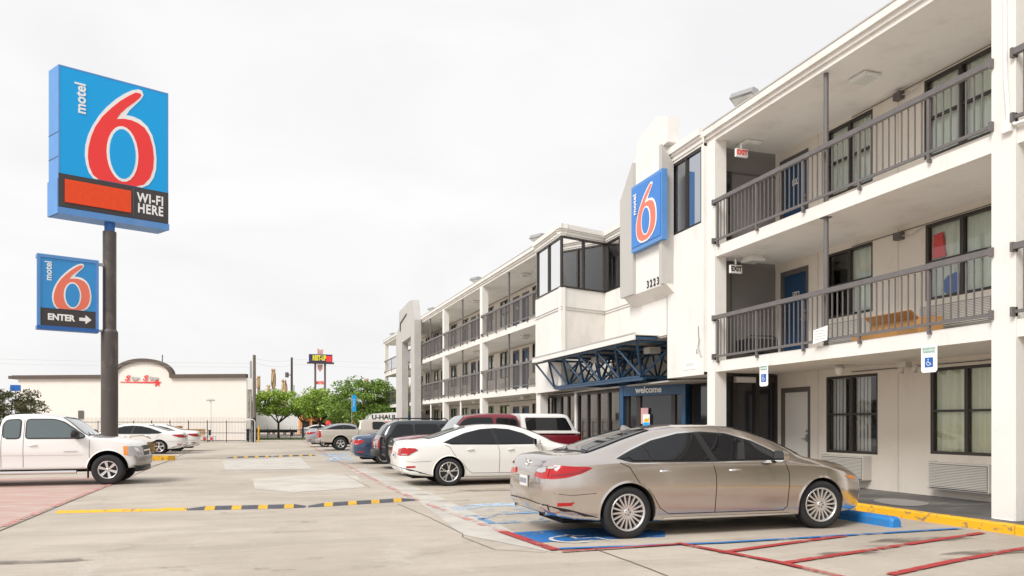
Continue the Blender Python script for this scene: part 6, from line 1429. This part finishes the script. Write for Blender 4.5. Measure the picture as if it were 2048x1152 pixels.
# lamp post against the pale wall, box sign, stored goods
x, y = D(421.5, 61); t = thing('lamp_post', (x, y, 0), 'slim pale lamp post standing against the pale peach store', 'lamp post'); mb = MB(); mb.tube([(x, y, 0), (x, y, 3.3)], .05, 'whiteplastic', 8); mb.build('post', t); mb = MB(); mb.box(x - .32, x + .32, y - .12, y + .12, 3.3, 3.42, 'ltgrey'); mb.box(x - .2, x + .2, y - .1, y + .1, 3.42, 3.52, 'whiteplastic'); mb.build('lamp_head', t)
x, y = D(31, 60); mb = MB(); mb.box(x - .35, x + .35, y - .1, y + .1, DZ(782, 60), DZ(770, 60), 'accessblue'); mb.tube([(x, y, 0), (x, y, DZ(782, 60))], .05, 'steel', 6); tag(mb.build('blue_sign'), 'small square blue sign above the olive tree at the far left', 'sign')
for i, (px0, px1, py0, py1, Z, m, nm, lb) in enumerate(((330, 362, 852, 862, 60, 'cardboard', 'crate', 'long tan crate standing behind the fence over the white sedans'), (352, 408, 858, 874, 61.5, 'deadfrond', 'timber_stack', 'wide tan timber stack behind the fence'), (404, 430, 871, 881, 59.5, 'white', 'bin', 'low white bin with red marks behind the fence'), (491, 498, 858, 882, 58.8, 'black', 'water_meter', 'tall black box at the right end of the fence'), (417, 421, 860, 873, 60.5, 'black', 'barrel', 'small dark barrel behind the white bin'))):
    x0, y0 = D(px0, Z); x1_, _ = D(px1, Z); mb = MB(); zz0, zz1 = max(0, DZ(py1, Z)), DZ(py0, Z)
    mb.box(x0, x1_, y0, y0 + .7, zz0, zz1 - .06, m); mb.box(x0 - .04, x1_ + .04, y0 - .04, y0 + .74, zz1 - .06, zz1, m)
    k = 3 if x1_ - x0 > .8 else 1
    for j in range(k + 1): u = x0 + (x1_ - x0 - .06) * j / k; mb.box(u, u + .06, y0 - .03, y0, 0 if zz0 < .4 else zz0, zz1 - .06, m)
    if zz0 > .05: mb.box(x0 + .03, x0 + .1, y0 + .1, y0 + .2, 0, zz0, m); mb.box(x1_ - .1, x1_ - .03, y0 + .1, y0 + .2, 0, zz0, m)
    if nm == 'bin': mb.box(x0 + .1, x0 + .3, y0 - .035, y0 - .03, zz0 + .05, zz0 + .25, 'signred'); mb.box(x0 + .6, x0 + .8, y0 - .035, y0 - .03, zz0 + .05, zz0 + .25, 'signred')
    tag(mb.build(nm), lb, nm.replace('_', ' '))
# iron fence
def fence(P, Q, h, label, np_, sp=.13, m='iron', rp=.012):
    P = Vector((*P, 0)); Q = Vector((*Q, 0)); L = (Q - P).length; d = (Q - P).normalized(); t = thing('iron_fence', tuple(P.lerp(Q, .5)), label, 'fence', 'iron fences')
    for i in range(np_ + 1):
        c_ = P + d * L * i / np_; mb = MB(); mb.bar(c_, c_ + Vector((0, 0, h + .08)), .055, .055, m); mb.build('post', t)
    k = int(L / sp); mb = MB()
    for i in range(k): c_ = P + d * (i + .5) * sp; mb.bar(c_ + Vector((0, 0, .06)), c_ + Vector((0, 0, h + .32)), rp, rp, m)
    for z in (.15, h * .45, h - .05): mb.bar(P + Vector((0, 0, z)), Q + Vector((0, 0, z)), .03, .045, m)
    mb.build('fence_panel', t)
fence(D(60, 62), D(492, 57), 1.62, 'tall black iron picket fence before the pale store', 12)
fence(D(513, 68), D(628, 66), .95, 'low iron fence before the green trees', 5, .2)
mb = MB(); a = D(492, 57); mb.tube([(a[0], a[1], 0), (a[0], a[1], 1.6), (a[0] + .1, a[1], 1.75), (a[0] + .55, a[1], 1.75), (a[0] + .65, a[1], 1.6), (a[0] + .65, a[1], 0)], .035, 'whiteplastic', 8); tag(mb.build('hoop_barrier'), 'pale tubular hoop beside the nearest timber pole', 'barrier')
# yellow kerbed island with dry plant
x0, y0 = -6.6, 33.05; mb = MB(); pl = smoothpoly([(-9.5, 32.2), (-4.0, 32.05), (-3.62, 32.4), (-3.9, 33.1), (-9.5, 33.3)], 1); mb.prism(pl, lambda u, v: (u, v, 0), lambda u, v: (u, v, .17), 'yellow'); struct(mb.build('kerb_island'))
t = thing('dry_plant', (-5.2, 32.7, .17), 'dry straw coloured plant on the yellow kerb behind the white pickup', 'plant'); mb = MB(); rnd = random.Random(5)
for k in range(260):
    a = rnd.uniform(0, 2 * PI); r_ = rnd.uniform(.1, .95); b0 = Vector((-5.1 + rnd.uniform(-.25, .25), 32.7, .17)); e = b0 + Vector((cos(a) * r_ * .9, sin(a) * .25, rnd.uniform(.1, .62))); s_ = Vector((rnd.uniform(-.03, .03), 0, .03)); m_ = b0.lerp(e, .5) + Vector((0, 0, .15)); mb.add([b0, m_ - s_, e, m_ + s_], [(0, 1, 2, 3)], 'drygrass')
mb.build('stems', t)
mb = MB(); mb.tube([(-5.9, 32.8, .1), (-5.7, 32.8, .7), (-5.3, 32.8, .95), (-4.9, 32.8, .98), (-4.6, 32.8, .85)], .022, 'deadfrond', 6); mb.build('bent_stalk', t)
# orange building and red disc
x0, y0 = D(600, 100); x1_, _ = D(712, 100); t = thing('orange_building', ((x0 + x1_) / 2, y0, 0), 'orange two storey building glimpsed under the green trees', 'building')
mb = MB(); mb.box(x0, x1_ + 3, y0, y0 + 8, 0, 3.9, 'orangewall'); mb.prism([(x1_ - 1.5, 2.4), (x1_ + 4, 4.), (x1_ + 9, 2.4), (x1_ + 9, 0), (x1_ - 1.5, 0)], lambda u, v: (u, y0 - 2, v), lambda u, v: (u, y0 + 5, v), 'orangewall'); mb.build('wall', t)
for i in range(6):
    for z in (.6, 2.3): u = x0 + .5 + i * 1.15; mb = MB(); mb.box(u, u + .62, y0 - .06, y0 - .02, z, z + 1.1, 'darkglass'); mb.box(u - .07, u + .69, y0 - .05, y0, z - .07, z + 1.17, 'bronze'); mb.build('window', t)
mb = MB(); mb.box(x0, x1_, y0 - 1.2, y0, 2.5, 2.7, 'orangewall')
for i in range(7): u = x0 + .2 + i * 1.15; mb.box(u, u + .14, y0 - 1.2, y0 - 1.05, 0, 2.5, 'orangewall')
mb.build('porch', t)
x, y = D(657, 60); t = thing('stop_sign', (x, y, 0), 'small red sign behind the silver sedan', 'sign'); mb = MB(); mb.lathe([(0, 0), (.24, 0), (.24, .03), (0, .03)], 'signred', 8, 'y', Matrix.Translation((x, y, DZ(847, 60)))); mb.build('panel', t); mb = MB(); mb.tube([(x, y + .04, 0), (x, y + .04, DZ(847, 60))], .03, 'steel', 6); mb.build('post', t)
# twin post motel sign far away
Zs = 110; x0, y0 = D(618, Zs); x1_, _ = D(666, Zs); t = thing('twin_post_sign', ((x0 + x1_) / 2, y0, 0), 'distant twin posted roadside sign with yellow letters and pink arrow', 'roadside sign')
for px in (631, 651): x, _ = D(px, Zs); mb = MB(); mb.box(x - .14, x + .14, y0 + .2, y0 + .5, 0, DZ(726, Zs), 'trimgrey'); mb.build('post', t)
mb = MB(); mb.box(x0, x1_, y0, y0 + .8, DZ(724, Zs), DZ(708, Zs), 'purple'); mb.box(x0 - .25, x1_ + .25, y0 - .3, y0 + 1.0, DZ(726.5, Zs), DZ(724, Zs), 'signdark'); bd = mb.build('sign_box', t)
xa, _ = D(627, Zs); xb, _ = D(651, Zs); mb = MB(); mb.box(xb + .15, x1_ - .1, y0 - .04, y0, DZ(723, Zs), DZ(711, Zs), 'signred'); mb.build('red_panel', bd)
mb = MB(); text_mb(mb, 'REST-UP', 1.05, 'yellowink', frame_T(((xa + xb) / 2, y0 - .03, DZ(716, Zs)), (1, 0, 0), (0, 0, 1)), .05, sx=.50, bold=.05); mb.build('lettering', bd)
xm, _ = D(641, Zs); mb = MB()
z_ = lambda py: DZ(py, Zs)
mb.prism([(xm - .4, z_(707)), (xm - .4, z_(695)), (xm, z_(699)), (xm + .45, z_(697)), (xm + .4, z_(707))], lambda u, v: (u, y0 + .3, v), lambda u, v: (u, y0 + .5, v), 'pinksign')
mb.prism([(xm - .4, z_(728)), (xm + .4, z_(728)), (xm + .35, z_(737)), (xm, z_(743)), (xm - .35, z_(737))], lambda u, v: (u, y0 + .3, v), lambda u, v: (u, y0 + .5, v), 'pinksign'); mb.build('arrow', t)
mb = MB(); mb.box(xm - .6, xm + .6, y0 + .25, y0 + .35, z_(769), z_(761), 'whiteplastic'); text_mb(mb, 'MOTEL', .55, 'signred', frame_T((xm, y0 + .24, z_(765)), (1, 0, 0), (0, 0, 1)), .03, sx=.65, bold=.02); mb.build('lower_panel', t)
# blue feather banner
x, y = D(707.5, 50); t = thing('feather_banner', (x, y, 0), 'tall narrow blue banner on a post above the pale gold pickup', 'banner'); mb = MB(); mb.tube([(x - .12, y, 0), (x - .12, y, DZ(790, 50))], .03, 'steel', 6); mb.build('post', t)
mb = MB(); za, zc = DZ(822, 50), DZ(790, 50); mb.prism([(x - .12, za), (x + .16, za - .05), (x + .16, zc - .02), (x - .12, zc)], lambda u, v: (u, y - .02, v), lambda u, v: (u, y, v), 'signblue'); fl = mb.build('flag', t)
mb = MB(); text_mb(mb, 'motel 6', .16, 'white', frame_T((x, y - .03, (za + zc) / 2), (0, 0, 1), (-1, 0, 0)), .01); mb.build('lettering', fl)
